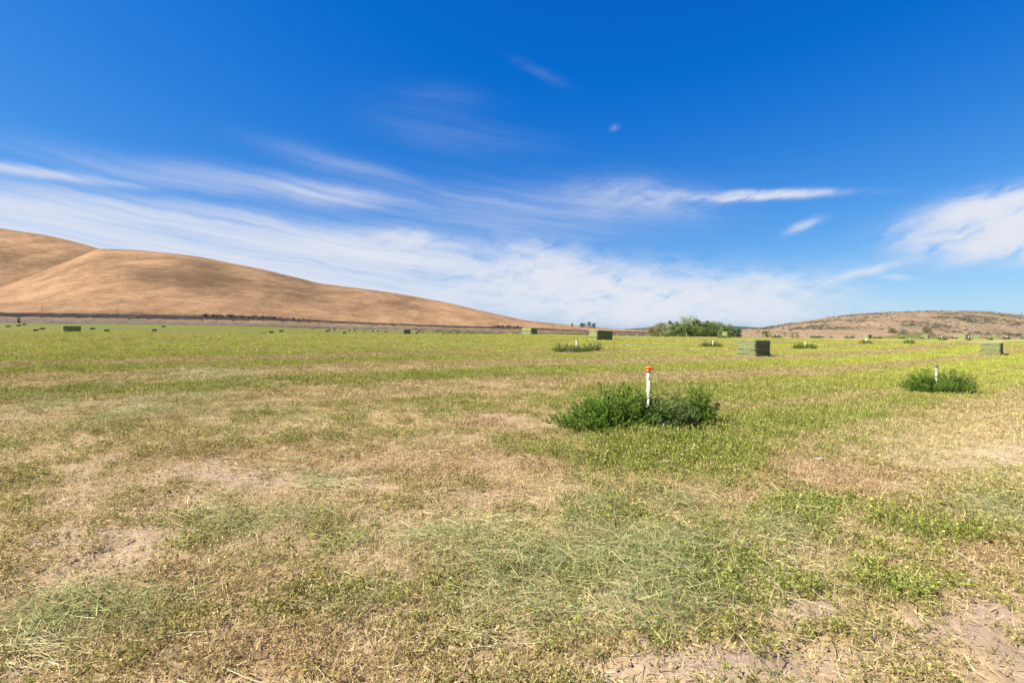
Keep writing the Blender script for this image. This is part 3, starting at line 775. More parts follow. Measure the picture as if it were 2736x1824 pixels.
def ring_points(bands, amax=64):
    X = []; Y = []
    for r0, r1, den in bands:
        am = math.radians(amax); n = int(am * (r1 * r1 - r0 * r0) * den); a = rng.uniform(-am, am, n); r = np.sqrt(rng.uniform(r0 * r0, r1 * r1, n)); X.append(r * np.sin(a)); Y.append(r * np.cos(a))
    return np.concatenate(X), np.concatenate(Y)


def build_cover():
    x, y = ring_points([(1.4, 4, 300), (4, 8, 210), (8, 11.5, 100), (11.5, 18, 20), (18, 32, 13), (32, 62, 6.5), (62, 112, 3.2)])
    c = cover(x, y); r = c['r']; n = len(x)
    bare = 0.6 * fbm(x * 7, y * 7, 55, 3, 0.6) + 0.4 * fbm(x * 2, y * 2, 56, 3)
    rowm = 0.5 + 0.5 * np.sin(c['p'] * 2 * math.pi / 0.21 + (fbm(x, y, 7, 2) - .5) * 5)      # drilled rows of the crop
    keep = rng.uniform(size=n) < np.clip(1.05 - c['soil'] * 1.05 - sst(.44, .55, bare) * 0.9 * sst(26, 6, r) * (1 - c['g'] * .5) - (1 - rowm) * 0.6 * sst(15, 7, r) + c['hay'] * .3, 0.04, 1)
    keep &= far_field_mask(x, y) < 0.6
    x, y = x[keep], y[keep]; c = {k: v[keep] for k, v in c.items()}; n = len(x); r = c['r']
    u = rng.uniform(size=n); g = np.clip(c['g'] + rng.normal(size=n) * .16, 0, 1)
    base = np.where(u < g * 0.85, 0, np.where(u < g * .85 + .4, 1, 2)); base[(rng.uniform(size=n) < c['hay'] * 1.0 * sst(.40, .54, fbm(x * 1.9, y * 1.9, 88, 3))) & (r < 60)] = 3
    mid = (r > 11.5) & (base < 3)
    idx = np.where(mid, np.where((base == 0) | ((base == 1) & (rng.uniform(size=n) < .45)), 22, 26), base * 4) + rng.integers(0, 4, n)
    v = rng.uniform(size=(n, 1)); gg = sst(0.25, 0.75, g)[:, None]
    near = sst(30, 6, r)[:, None]
    grn = C_GREEN * (1 - near * .6) + C_DEEP * near * .6; grn = grn * (1 + .35 * sst(16, 50, r)[:, None])
    col = (C_OLIVE * 1.15 * (1 - gg) + grn * gg) * (.75 + .5 * v)
    drn = C_BROWN * (1 - v) * 1.05 + C_STRAW * v * 0.95
    pale = c['dry'][:, None] * .7; col = col * (1 - pale) + np.array((.48, .42, .20)) * (.8 + .4 * v) * pale
    isdry = (base == 2)[:, None]; mixd = np.where(isdry, 0.75, 0.18) * (1 - gg * .5); col = col * (1 - mixd) + drn * mixd
    bb = c['br'][:, None] * (1 - gg); col = col * (1 - bb) + (C_BROWN * (.8 + .6 * v)) * bb
    hm = (base == 3)[:, None]; col = np.where(hm, C_HAY * (.5 + 1.0 * v), col)
    s = (.75 + .7 * rng.uniform(size=n)) * np.where(mid, .8 + (r / 70), 1 + (r / 22))
    sz = (.8 + .9 * rng.uniform(size=n)) * (1 + .35 * sst(10, 60, r)) * (1 + 0.5 * c['ln'] * sst(30, 10, r)) * (.75 + .6 * g)
    rot = np.c_[rng.normal(size=n) * .08, rng.normal(size=n) * .08, rng.uniform(0, 6.28, n)]
    scatter('grass_stubble', x, y, idx, np.c_[s, s, sz * np.where(mid, .72, 1.0) * np.minimum(1 + r / 60, 1.6)], rot, col, 'short cut alfalfa stubble and dry litter over the field')
    # dead leaves and stalk bits between the tufts, crumbs of soil
    x, y = ring_points([(1.4, 4, 60), (4, 8, 42), (8, 16, 22)])
    c = cover(x, y); n = len(x); cl = fbm(x * 1.5, y * 1.5, 177, 3); keep = rng.uniform(size=n) < np.clip(1.0 - c['soil'] * 1.1 - sst(.5, .62, cl) * .55, .03, 1)
    x, y = x[keep], y[keep]; c = {k: v[keep] for k, v in c.items()}; n = len(x); v = rng.uniform(size=(n, 1)); br = c['br'][:, None]
    col = (C_BROWN * (.85 + .5 * v)) * (.45 + .55 * br) + (C_OLIVE * .6 + C_STRAW * .45) * (.7 + .5 * v) * (.55 - .55 * br)
    s = (.7 + .6 * rng.uniform(size=n)) * (1 + c['r'] / 30)
    scatter('dry_litter', x, y, 30 + rng.integers(0, 4, n), np.c_[s, s, .6 + .8 * rng.uniform(size=n)], np.c_[np.zeros(n), np.zeros(n), rng.uniform(0, 6.28, n)], col, 'dead leaves and broken stalks between the stubble')
    x, y = ring_points([(1.4, 4, 40), (4, 8, 16)]); n = len(x); v = rng.uniform(size=(n, 1)); s = .6 + .9 * rng.uniform(size=n)
    scatter('soil_crumbs', x, y, 34 + rng.integers(0, 3, n), np.c_[s, s, s], np.c_[np.zeros(n), np.zeros(n), rng.uniform(0, 6.28, n)], C_SOIL * (.75 + .4 * v), 'crumbs of dry soil on the bare ground')
    # loose straws
    x, y = ring_points([(1.4, 5, 42), (5, 10, 26), (10, 20, 7), (20, 34, 1.2)])
    c = cover(x, y); n = len(x); cl = fbm(x * .8, y * .8, 77, 3)
    keep = rng.uniform(size=n) < np.clip(.10 + c['hay'] * .9 + sst(.5, .68, cl) * .5, 0, 1) * (1 - .5 * c['ln'])
    x, y = x[keep], y[keep]; n = len(x); r = np.hypot(x, y); v = rng.uniform(size=(n, 1))
    ang = np.where(rng.uniform(size=n) < .65, rng.normal(size=n) * .45 - .35, rng.uniform(0, 6.28, n))
    s = (.4 + 1.5 * rng.uniform(size=n) ** 2.2)
    # combed-out wisps of pale stalks
    wx, wy, wa = [], [], []
    for px, py, rx_, ry_, m in ((740, 1235, 60, 16, 60), (875, 1290, 75, 14, 110), (560, 1365, 80, 14, 70), (1330, 1390, 80, 12, 60), (1180, 1430, 120, 16, 60), (60, 1750, 120, 35, 70), (1480, 1600, 230, 60, 80), (230, 1092, 170, 14, 150), (420, 1062, 130, 9, 120), (560, 1000, 100, 8, 120), (620, 1245, 60, 12, 35), (1750, 1490, 120, 50, 60), (1250, 1700, 150, 30, 30), (2100, 1560, 160, 40, 40)):
        gx, gy = px2g(px, py); _, y0 = px2g(px, py + ry_); _, y1 = px2g(px, py - ry_); a0 = rng.normal() * .25 - .3
        q = rng.normal(size=m) * (y1 - y0) * .35; wx.append(gx + rng.normal(size=m) * rx_ / F * gy * .6 + q * gx / gy); wy.append(gy + q); wa.append(a0 + rng.normal(size=m) * .3)
    wx, wy, wa = map(np.concatenate, (wx, wy, wa)); m = len(wx)
    x = np.r_[x, wx]; y = np.r_[y, wy]; ang = np.r_[ang, wa]; s = np.r_[s, .6 + .9 * rng.uniform(size=m)]; n = len(x); r = np.hypot(x, y); v = rng.uniform(size=(n, 1)); w = 1 + r / 14
    scatter('loose_straw', x, y, 16 + rng.integers(0, 6, n), np.c_[s, s, np.minimum(w, 2) * .8], np.c_[rng.normal(size=n) * .1, rng.normal(size=n) * .12, ang], np.where(rng.uniform(size=(n, 1)) < .5, np.array((.50, .42, .24)), np.array((.34, .36, .19))) * (.75 + .5 * v) , 'loose pale hay stalks lying on the stubble')


build_cover()


# ------------------------------------------------------------------ plants
def leaves_mesh(name, c, d, size, tone, mat, wid=.45):
    """one diamond leaf per point"""
    n = len(c); s = np.cross(d, rng.normal(size=(n, 3))); s /= np.linalg.norm(s, axis=1)[:, None] + 1e-9
    up = np.cross(s, d) * 0.16
    sz = size[:, None]
    V = np.stack([c, c + d * sz * .5 + s * sz * wid * .5 + up * sz, c + d * sz, c + d * sz * .5 - s * sz * wid * .5 + up * sz], 1).reshape(-1, 3)
    Q = np.arange(n * 4).reshape(-1, 4)
    return new_mesh(name, V, Q, mat, False, {'tone': np.repeat(tone, 4)})


def dirs(n, up=.2):
    d = rng.normal(size=(n, 3)); d[:, 2] = d[:, 2] * .7 + up; return d / np.linalg.norm(d, axis=1)[:, None]


def bush_meshes(w, d, h, nst, leaf, per, mat, spike=0.0, upright=.5, seedtone=0.0):
    """leafy clump: bent stems fanning from the ground with small leaflets in threes along them"""
    mb = MB(); C = []; Dd = []; S = []; Tn = []
    for i in range(nst):
        a = rng.uniform(0, 6.28); q = math.sqrt(rng.uniform()); bx, by = q * math.cos(a) * w * .40, q * math.sin(a) * d * .40
        hh = h * (1 - .62 * q ** 2) * rng.uniform(.4, 1.0) * (1 + spike * (rng.uniform() < .12) * rng.uniform(.2, .6))
        ox, oy = math.cos(a) * q * w * .2 + rng.normal() * w * .10, math.sin(a) * q * d * .2 + rng.normal() * d * .10
        k = 5; pts = [np.array((bx + ox * t ** 1.6, by + oy * t ** 1.6, -0.03 + (hh + .03) * t)) for t in np.linspace(0, 1, k)]
        mb.tube(pts, np.linspace(.0035, .0012, k) * (leaf / .022), 3, False)
        m = max(3, int(per * rng.uniform(.7, 1.2))); t = rng.uniform(.12, 1.0, m) ** .8
        base = np.stack([np.interp(t, np.linspace(0, 1, k), [p[j] for p in pts]) for j in range(3)], -1)
        off = dirs(m, .25) * (leaf * rng.uniform(.4, 2.6, m))[:, None] * (1.2 - .6 * t)[:, None]
        for j in range(3):
            C.append(base + off); Dd.append(dirs(m, .15)); S.append(leaf * rng.uniform(.65, 1.3, m)); Tn.append(np.clip(rng.uniform(0, 1, m) * .75 + .25 * t + seedtone, 0, 1))
    return mb.mesh('stems', M['stem']), leaves_mesh('foliage', np.concatenate(C), np.concatenate(Dd), np.concatenate(S), np.concatenate(Tn), mat, .55)


def plant(name, meshes, x, y, label, cat, group=None, rz=0, sc=1.0, z=None, parts=('stems', 'foliage')):
    e = obj(name, None, None, (x, y, gz(x, y) if z is None else z), rz); e.scale = (sc, sc, sc); tag(e, label, cat, group)
    for n, me in zip(parts, meshes):
        c = obj(n, me, e)
        if n == 'stems': c['kind'] = 'stuff'
    return e


# the clump round the nearest riser: four plants grown together
rx, ry = px2g(1731, 1146)
plant('alfalfa_clump', bush_meshes(1.4, 1.0, .88, 170, .042, 28, M['alfalfa']), rx - .42, ry, 'tall dark green alfalfa mound just left of the orange capped riser', 'plant', 'plants round the orange capped riser')
plant('alfalfa_clump', bush_meshes(1.1, .9, .55, 100, .036, 22, M['alfalfa'], .2), rx - 1.0, ry - .16, 'low green alfalfa spilling out at the left end of the clump', 'plant', 'plants round the orange capped riser')
plant('leafy_weed', bush_meshes(.85, .75, .84, 95, .03, 28, M['weed'], .5), rx + .26, ry - .10, 'greyish weed standing right of the orange capped riser', 'plant', 'plants round the orange capped riser')
plant('leafy_weed', bush_meshes(.65, .55, .72, 60, .03, 24, M['weed'], .5), rx + .62, ry + .2, 'short weed in the gap of the clump by the orange capped riser', 'plant', 'plants round the orange capped riser')
plant('alfalfa_clump', bush_meshes(.62, .55, 1.12, 62, .032, 34, M['alfalfa'], .6), rx + .98, ry + .34, 'upright pointed alfalfa plant at the right end of the clump', 'plant', 'plants round the orange capped riser')
rx2, ry2 = px2g(2502, 1050)
plant('alfalfa_clump', bush_meshes(1.35, 1.0, .95, 165, .042, 26, M['alfalfa'], .3), rx2 - .40, ry2 - .05, 'round dark green alfalfa clump left of the black headed riser', 'plant', 'plants round the black headed riser')
plant('alfalfa_clump', bush_meshes(1.25, .9, .98, 125, .042, 26, M['alfalfa'], .4), rx2 + .62, ry2 + .12, 'bushy green weed right of the black headed riser', 'plant', 'plants round the black headed riser')
plant('leafy_weed', bush_meshes(.5, .5, .95, 28, .03, 26, M['alfalfa'], .6), rx2 + 1.32, ry2 + .3, 'thin pointed weed at the far right of the black headed riser clump', 'plant', 'plants round the black headed riser')


# ------------------------------------------------------------------ sprinkler risers
def lathe(prof, sides=20, sq=None):
    V = []; Q = []
    for r, z in prof:
        for k in range(sides):
            a = 2 * math.pi * k / sides; V.append((r * math.cos(a), r * math.sin(a), z))
    for i in range(len(prof) - 1):
        for k in range(sides): Q.append((i * sides + k, i * sides + (k + 1) % sides, (i + 1) * sides + (k + 1) % sides, (i + 1) * sides + k))
    return np.array(V), np.array(Q)


def riser_meshes(h, orange, sides=20):
    hh = h - .115
    p = MB(); p.add(*lathe([(.0, -.12), (.0245, -.12), (.0245, hh - .112), (.0, hh - .112)], sides)); pipe = p.mesh('pipe', M['pvc'], True)
    p = MB(); p.add(*lathe([(.0, hh - .115), (.026, hh - .115), (.0295, hh - .112), (.0295, hh - .004), (.027, hh), (.0, hh)], sides)); coup = p.mesh('coupling', M['pvc'], True)
    p = MB(); p.add(*lathe([(.0, hh - .004), (.020, hh - .004), (.020, hh + .014), (.029, hh + .018), (.029, hh + .034), (.022, hh + .037), (.0, hh + .037)], sides)); fit = p.mesh('threaded_fitting', M['grey_plastic'], True)
    m = M['orange'] if orange else M['grey_plastic']
    # sprinkler head: flange, waist and a rounded cap that leans out to one side
    p = MB(); V, Q = lathe([(.0, hh + .03), (.030, hh + .03), (.041, hh + .036), (.042, hh + .046), (.030, hh + .052), (.026, hh + .066), (.030, hh + .074), (.0, hh + .078)], sides); p.add(V, Q); head = p.mesh('sprinkler_head', m, True)
    p = MB(); V, Q = lathe([(.0, hh + .07), (.034, hh + .07), (.049, hh + .080), (.053, hh + .094), (.050, hh + .106), (.038, hh + .114), (.0, hh + .116)], sides)
    V[:, 0] = V[:, 0] * 1.15 + .012 + np.where(V[:, 0] > .02, .014, 0); p.add(V, Q); cap = p.mesh('deflector_cap', m, True)
    return pipe, coup, fit, head, cap


RM = {(True, 1): riser_meshes(1.07, True), (False, 1): riser_meshes(.98, False), (False, 0): riser_meshes(1.05, False, 8)}


def riser(x, y, kind, label, lean=(0, 0), group='sprinkler risers across the field', sc=1.0, z=None):
    e = obj('sprinkler_riser', None, None, (x, y, gz(x, y) if z is None else z)); e.rotation_euler = (lean[0], lean[1], random.uniform(-.3, .3)); e.scale = (sc, sc, sc); tag(e, label, 'sprinkler', group)
    a, b, c, d, f = RM[kind]; obj('pipe', a, e); obj('coupling', b, e); obj('threaded_fitting', c, e); h = obj('sprinkler_head', d, e); obj('deflector_cap', f, h)
    return e


riser(rx, ry, (True, 1), 'white pipe riser with orange sprinkler head in the nearest green clump', (0, .012))
riser(rx2, ry2, (False, 1), 'white pipe riser with black sprinkler head in the clump at the right', (0, -.01))
r3 = px2g(1539, 938)
riser(r3[0], r3[1], (False, 0), 'white riser in the long weed row left of the striped middle bale', (0, .02), sc=.97)

ORD = ['first', 'second', 'third', 'fourth', 'fifth', 'sixth', 'seventh', 'eighth', 'ninth', 'tenth', 'eleventh', 'twelfth', 'thirteenth', 'fourteenth', 'fifteenth', 'sixteenth', 'seventeenth', 'eighteenth', 'nineteenth', 'twentieth', 'twenty first', 'twenty second', 'twenty third', 'twenty fourth', 'twenty fifth', 'twenty sixth', 'twenty seventh', 'twenty eighth']
# the weeds round the riser left of the middle bale: a row of five
tuft_far = [bush_meshes(1.15, .9, 1.0, 42, .07, 13, m, .5) for m in (M['alfalfa'], M['weed'], M['alfalfa'])]
for k, (px, py, s) in enumerate(((1496, 942, .85), (1526, 942, 1.0), (1548, 941, .7), (1565, 941, .75), (1588, 939, 1.05))):
    g = px2g(px, py); plant('leafy_weed', tuft_far[k % 3], g[0], g[1], ORD[k] + ' weed from the left in the row round the riser left of the middle bale', 'plant', 'weed row round the middle riser', random.uniform(0, 6), s)

# risers further off: (column, top row, foot row, clump width in pixels)
RIS = [(1702, 892.5, 900, 0), (1765, 887, 900.5, 51), (1834, 892.5, 900, 0), (1904, 908, 932, 62), (1934, 887.5, 901.5, 44), (2042, 896.5, 902, 0), (2075.6, 889.5, 902.5, 34), (2123, 896.5, 903, 0), (2150.7, 907, 931, 60),
       (2183, 892, 903.5, 36), (2269.7, 896, 904.5, 28), (2314, 905, 924, 33), (2345, 896.5, 905, 24), (2409, 896.5, 904, 14), (2430.5, 895.5, 914, 26), (2463.5, 897.5, 905, 10), (2510, 898, 905, 9), (2516, 895, 909, 18),
       (2551, 898, 905.5, 11), (2588, 893.5, 907, 12), (2643, 893, 906, 13), (2690, 893.5, 905.5, 15), (2733, 896, 905, 10)]
ri = 0
for px, t, b, wpx in RIS:
    Y = F * 1.05 / max(b - t, 8.4); Y = min(Y, 126)
    x = (px - CX) / F * Y; ri += 1
    where = 'rising from a green clump' if wpx else 'standing bare on the field crest'
    riser(x, Y, (False, 0), 'far white riser ' + where + ', ' + ORD[ri - 1] + ' from the left', (0, random.uniform(-.03, .03)))
    if wpx:
        wm = wpx / F * Y; n = 2 if wm > 1.6 else 1
        for k in range(n):
            xx = x + (k - (n - 1) / 2) * wm * .42; s = max(wm / n / .95, .55)
            pl = plant('leafy_weed', tuft_far[(ri + k) % 3], xx, Y + random.uniform(-.2, .2), ('left' if k == 0 and n == 2 else 'right' if n == 2 else 'only') + ' green weed clump round the ' + ORD[ri - 1] + ' far riser from the left', 'plant', 'weed clumps round the far risers', random.uniform(0, 6), 1)
            pl.scale = (s, s, .55 + .35 * min(s, 1.4))


# ------------------------------------------------------------------ hay bales
BL, BW, BH = 2.6, 1.42, 1.27


def bale_mesh(seed, nu=150, nv=57, amp=1.0):
    """one big square bale lying on its side: seven bulging layers between six pressed-in twine lines"""
    r = np.random.default_rng(seed); per = 2 * (BL + BW); s = np.linspace(0, per, nu, endpoint=False); rc = .05
    pts = []
    for q in s:
        if q < BL: p = (q - BL / 2, -BW / 2, 0, -1)
        elif q < BL + BW: p = (BL / 2, q - BL - BW / 2, 1, 0)
        elif q < 2 * BL + BW: p = (BL / 2 - (q - BL - BW), BW / 2, 0, 1)
        else: p = (-BL / 2, BW / 2 - (q - 2 * BL - BW), -1, 0)
        pts.append(p)
    pts = np.array(pts); rows = []; zs = np.linspace(0, BH, nv)
    lay = r.normal(size=(7, 2)) * .016; dpt = r.uniform(.03, .065, 7); cut = np.arange(8) / 7 * BH; cut[1:7] += r.uniform(-.022, .022, 6)
    for z in zs:
        k = int(np.clip(np.searchsorted(cut, z, 'right') - 1, 0, 6)); fb = min(max((z - cut[k]) / (cut[k + 1] - cut[k]), 0), 1)
        prof = dpt[k] * (math.sin(fb * math.pi) ** .55) - .05
        if z < .02 or z > BH - .02: prof -= .01
        edge = np.minimum(np.abs(np.abs(pts[:, 0]) - BL / 2), np.abs(np.abs(pts[:, 1]) - BW / 2) * 0 + 9)
        corner = np.minimum(BL / 2 - np.abs(pts[:, 0]), 9) + np.minimum(BW / 2 - np.abs(pts[:, 1]), 9); rnd = -.05 * np.exp(-corner / .05)
        nzv = (fbm(s * 7 + seed * 9, np.full(nu, z * 14), seed, 4, .65) - .5) * .06 * amp + (fbm(s * 1.6, np.full(nu, k * 3.3), seed + 5, 2) - .5) * .04 * amp
        off = prof + rnd + nzv + .02
        x = pts[:, 0] + pts[:, 2] * off + (np.sign(pts[:, 0]) * rnd * (pts[:, 2] == 0)) + lay[k, 0]; y = pts[:, 1] + pts[:, 3] * off + np.sign(pts[:, 1]) * rnd * (pts[:, 3] == 0) * .5 + lay[k, 1]
        rows.append(np.stack([x, y, np.full(nu, z) + (fbm(s * 2.2, np.full(nu, 1.0), seed + 9, 2) - .5) * .03 * (z > .05)], -1))
    top = rows[-1]
    for f in (.93, .8, .6, .4, .2, .05):
        t = top.copy(); t[:, :2] *= f; t[:, 2] = BH + .012 + (fbm(t[:, 0] * 6, t[:, 1] * 6, seed + 3, 3) - .5) * .05; rows.append(t)
    V = np.concatenate(rows); nr = len(rows); i = np.arange(nr - 1)[:, None] * nu; j = np.arange(nu)[None]; j1 = (j + 1) % nu
    Q = np.stack([i + j, i + j1, i + j1 + nu, i + j + nu], -1).reshape(-1, 4)
    cap = np.array([np.arange(nu) + (nr - 1) * nu], np.int32); bot = np.array([np.arange(nu)[::-1]], np.int32)
    return new_mesh('hay_body', V, [Q, cap, bot], M['hay'], True)


def strands_mesh(seed, n=900):
    """stray stems standing out of the faces"""
    r = np.random.default_rng(seed); f = r.integers(0, 5, n); u = r.uniform(-.5, .5, n); v = r.uniform(0, 1, n); P = np.zeros((n, 3)); Nn = np.zeros((n, 3))
    for k, (a, sg) in enumerate(((0, 1), (0, -1), (1, 1), (1, -1))):
        m = f == k; o = 1 - a; P[m, a] = sg * ((BL, BW)[a] / 2 - .03); P[m, o] = u[m] * (BL, BW)[o]; P[m, 2] = v[m] * BH; Nn[m, a] = sg
    m = f == 4; P[m, 0] = u[m] * BL; P[m, 1] = (v[m] - .5) * BW; P[m, 2] = BH - .01; Nn[m, 2] = 1
    d = Nn * r.uniform(.25, .9, (n, 1)) + r.normal(size=(n, 3)) * .55; d /= np.linalg.norm(d, axis=1)[:, None]
    return leaves_mesh('loose_strands', P, d, r.uniform(.05, .13, n), r.uniform(0, 1, n), M['strand'], .09)


def twine_meshes(seed):
    out = []
    for k in range(1, 7):
        z = BH * k / 7; a, b = BL / 2 + .004, BW / 2 + .004; p = MB(); q = []
        for (x, y) in ((-a, -b), (a, -b), (a, b), (-a, b), (-a, -b)): q.append(np.array((x * .985, y * .985, z + random.uniform(-.006, .006))))
        p.tube(q, .006, 5); out.append(p.mesh('twine', M['twine']))
    return out


BM = [bale_mesh(k) for k in (1, 2, 3, 4)]; BMfar = [bale_mesh(9 + k, 48, 29, .9) for k in range(3)]; SM = [strands_mesh(3), strands_mesh(4)]; TM = twine_meshes(1)


def bale(x, y, rz, label, k=0, near=True, group=None, z=None):
    e = obj('hay_bale', None, None, (x, y, (gz(x, y) if z is None else z) - .012), rz); tag(e, label, 'hay bale', group)
    # follow the slope of the ground
    dx = (gz(x + 1, y) - gz(x - 1, y)) / 2; dy = (gz(x, y + 1) - gz(x, y - 1)) / 2; up = Vector((-dx, -dy, 1)).normalized()
    e.rotation_euler = (up.to_track_quat('Z', 'Y').to_matrix() @ Vector((1, 0, 0)).to_track_quat('X', 'Z').to_matrix()).to_euler() if False else (dy * math.cos(rz) - dx * math.sin(rz), -dx * math.cos(rz) - dy * math.sin(rz), rz)
    if near:
        b = obj('hay_body', BM[k % 4], e); obj('loose_strands', SM[k % 2], e)['kind'] = 'stuff'
        for t in TM: obj('twine', t, e)
    else: obj('hay_body', BMfar[k % 3], e)
    return e


def fit_bale(px, Y, lit, dark):
    """turn of a bale whose near upright edge stands at column px, from the widths of its lit and shaded sides"""
    X = (px - CX) / F * Y; best = None
    for a in np.radians(np.arange(5, 86, 1.0)):
        for L, Wd in ((BL, BW), (BW, BL)):                     # along-direction of the shaded face is the long or the short side
            b = (L * math.cos(a), L * math.sin(a)); c = (-Wd * math.sin(a), Wd * math.cos(a))
            d = ((X + b[0]) / (Y + b[1]) - X / Y) * F; l = -((X + c[0]) / (Y + c[1]) - X / Y) * F
            e = (d - dark) ** 2 + (l - lit) ** 2
            if best is None or e < best[0]: best = (e, a, L, Wd, b, c, d, l)
    e, a, L, Wd, b, c, d, l = best
    cx, cy = X + (b[0] + c[0]) / 2, Y + (b[1] + c[1]) / 2
    return cx, cy, a if L == BL else a + math.pi / 2


GB = 'large hay bales on the near field'
for px, Y, lit, dark, lab in ((2018.6, 35.6, 50.6, 40, 'large green hay bale in the middle right, its seven layers showing, nearest of all'),
                              (1595, 57, 21.6, 41.7, 'striped hay bale right of the field centre with a wide shaded side'),
                              (1418.6, 80, 25, 17, 'pale lit hay bale just left of the striped centre bale'),
                              (1080, 103.5, 18.6, 18.6, 'hay bale left of centre, half lit and half shaded, against the far field'),
                              (168, 90, 7, 52, 'long dark sided hay bale at the left below the brown hill'),
                              (2673.6, 47.5, 56, 6, 'hay bale near the right edge showing its lit layered end'),
                              (1943, 120, 19.5, 20, 'hay bale in front of the grove of trees behind a white riser'),
                              (2579, 124, 25, 11, 'hay bale on the right crest below the sagebrush hill')):
    x, y, rz = fit_bale(px, Y, lit, dark); bale(x, y, rz, lab, int(px) % 4, True, GB)

FARB = [(21.6, 873.5, 4.0), (50, 871, 3.6), (64, 868, 3.4), (96, 884.5, 4.1), (113, 880, 4.1), (247, 889.3, 3.6), (285, 889.5, 4.0), (301, 868, 3.2), (412, 884.3, 4.0), (436.6, 873.8, 3.3), (625, 874.3, 2.7), (653, 877, 3.3), (703, 893, 4.6), (724.5, 891.5, 4.0), (751, 886, 3.8), (834.6, 879, 3.0), (847, 880, 3.4), (874, 886, 3.4), (919, 891, 4.0), (972, 885.5, 3.4), (1030.6, 888, 3.0), (1101, 896, 4.6), (1112, 891, 3.2), (1119, 887, 3.0), (1129, 888, 3.0), (1181, 896, 3.2)]


def ground_hit(px, py, y0, y1):
    Y = np.geomspace(y0, y1, 1500); x = (px - CX) / F * Y; zr = CAMZ + (HY - py) / F * Y; d = np.abs((zr - ground(x, Y)) / Y); i = int(np.argmin(d)); return x[i], Y[i]


for k, (px, py, h) in enumerate(FARB):
    Yg = F * BH / h; x, y = ground_hit(px, py, Yg * .72, Yg * 1.3)
    bale(x, y, math.radians(40 + rng.normal() * 9) if px < 690 else math.radians(15 + rng.normal() * 15), 'tiny dark bale on the far left field, ' + ORD[k] + ' from the left', k, False, 'distant bales below the brown hill')
for k, (px, Y, lab) in enumerate(((2318, 150, 'small far bale on the right crest left of the raised field corner'), (2474, 158, 'small dark bale on the raised field corner'), (2609, 150, 'small dark bale just right of the crest bale'), (2657, 150, 'small half lit bale rightmost on the crest'))):
    x = (px - CX) / F * Y; bale(x, Y, math.radians(35 + 10 * k), lab, k, False, 'small bales on the right crest', z=None if k != 1 else CAMZ + (HY - 904.6) / F * Y)


# ------------------------------------------------------------------ trees
def tree_meshes(h, w, nl, leafs, mat, lobes=16, up=0.0, trunk_h=.25, seed=0):
    r = np.random.default_rng(seed); mb = MB(); tr = .028 * h
    top = np.array((r.normal() * .04 * h, r.normal() * .04 * h, h * .8)); mb.tube([np.array((0, 0, -.4)), np.array((0, 0, h * trunk_h)), top * (.6, .6, .75), top], [tr * 1.2, tr * .9, tr * .5, tr * .15], 7)
    lt = r.uniform(-.15, .45)
    C = []; Dd = []; S = []; Tn = []
    for k in range(lobes):
        a = k * 2.4 + r.uniform(-.5, .5); t = (k + .5) / lobes; zz = h * (trunk_h * .55 + (1 - trunk_h * .55) * (t ** .85)); prof = math.sin((.24 + t * .62) * math.pi) ** .6
        rad = w * .5 * prof * r.uniform(.45, 1.0); c = np.array((rad * math.cos(a), rad * math.sin(a), zz * r.uniform(.93, 1.03)))
        c[2] = min(c[2], h * .93)
        mb.tube([np.array((0, 0, c[2] * .55)), c * (.55, .55, .85), c], [tr * .45, tr * .25, tr * .08], 4, False)
        n = int(nl / lobes * r.uniform(.6, 1.4)); lr = w * r.uniform(.16, .27)
        g = r.normal(size=(n, 3)); g /= np.linalg.norm(g, axis=1)[:, None]; g *= (r.uniform(0, 1, n) ** .42)[:, None]
        p = c + g * np.array((lr, lr, lr * (.8 + up))) + r.normal(size=(n, 3)) * lr * .16; p[:, 2] = np.clip(p[:, 2], .15, None)
        d = r.normal(size=(n, 3)); d /= np.linalg.norm(d, axis=1)[:, None]
        C.append(p); Dd.append(d); S.append(leafs * r.uniform(.6, 1.5, n)); Tn.append(np.clip(r.uniform(0, .7, n) + lt + r.normal() * .22, 0, 1))
    return mb.mesh('trunk', M['bark'], True), leaves_mesh('crown', np.concatenate(C), np.concatenate(Dd), np.concatenate(S), np.concatenate(Tn), mat, .7)


TG = 'grove of trees beyond the field'
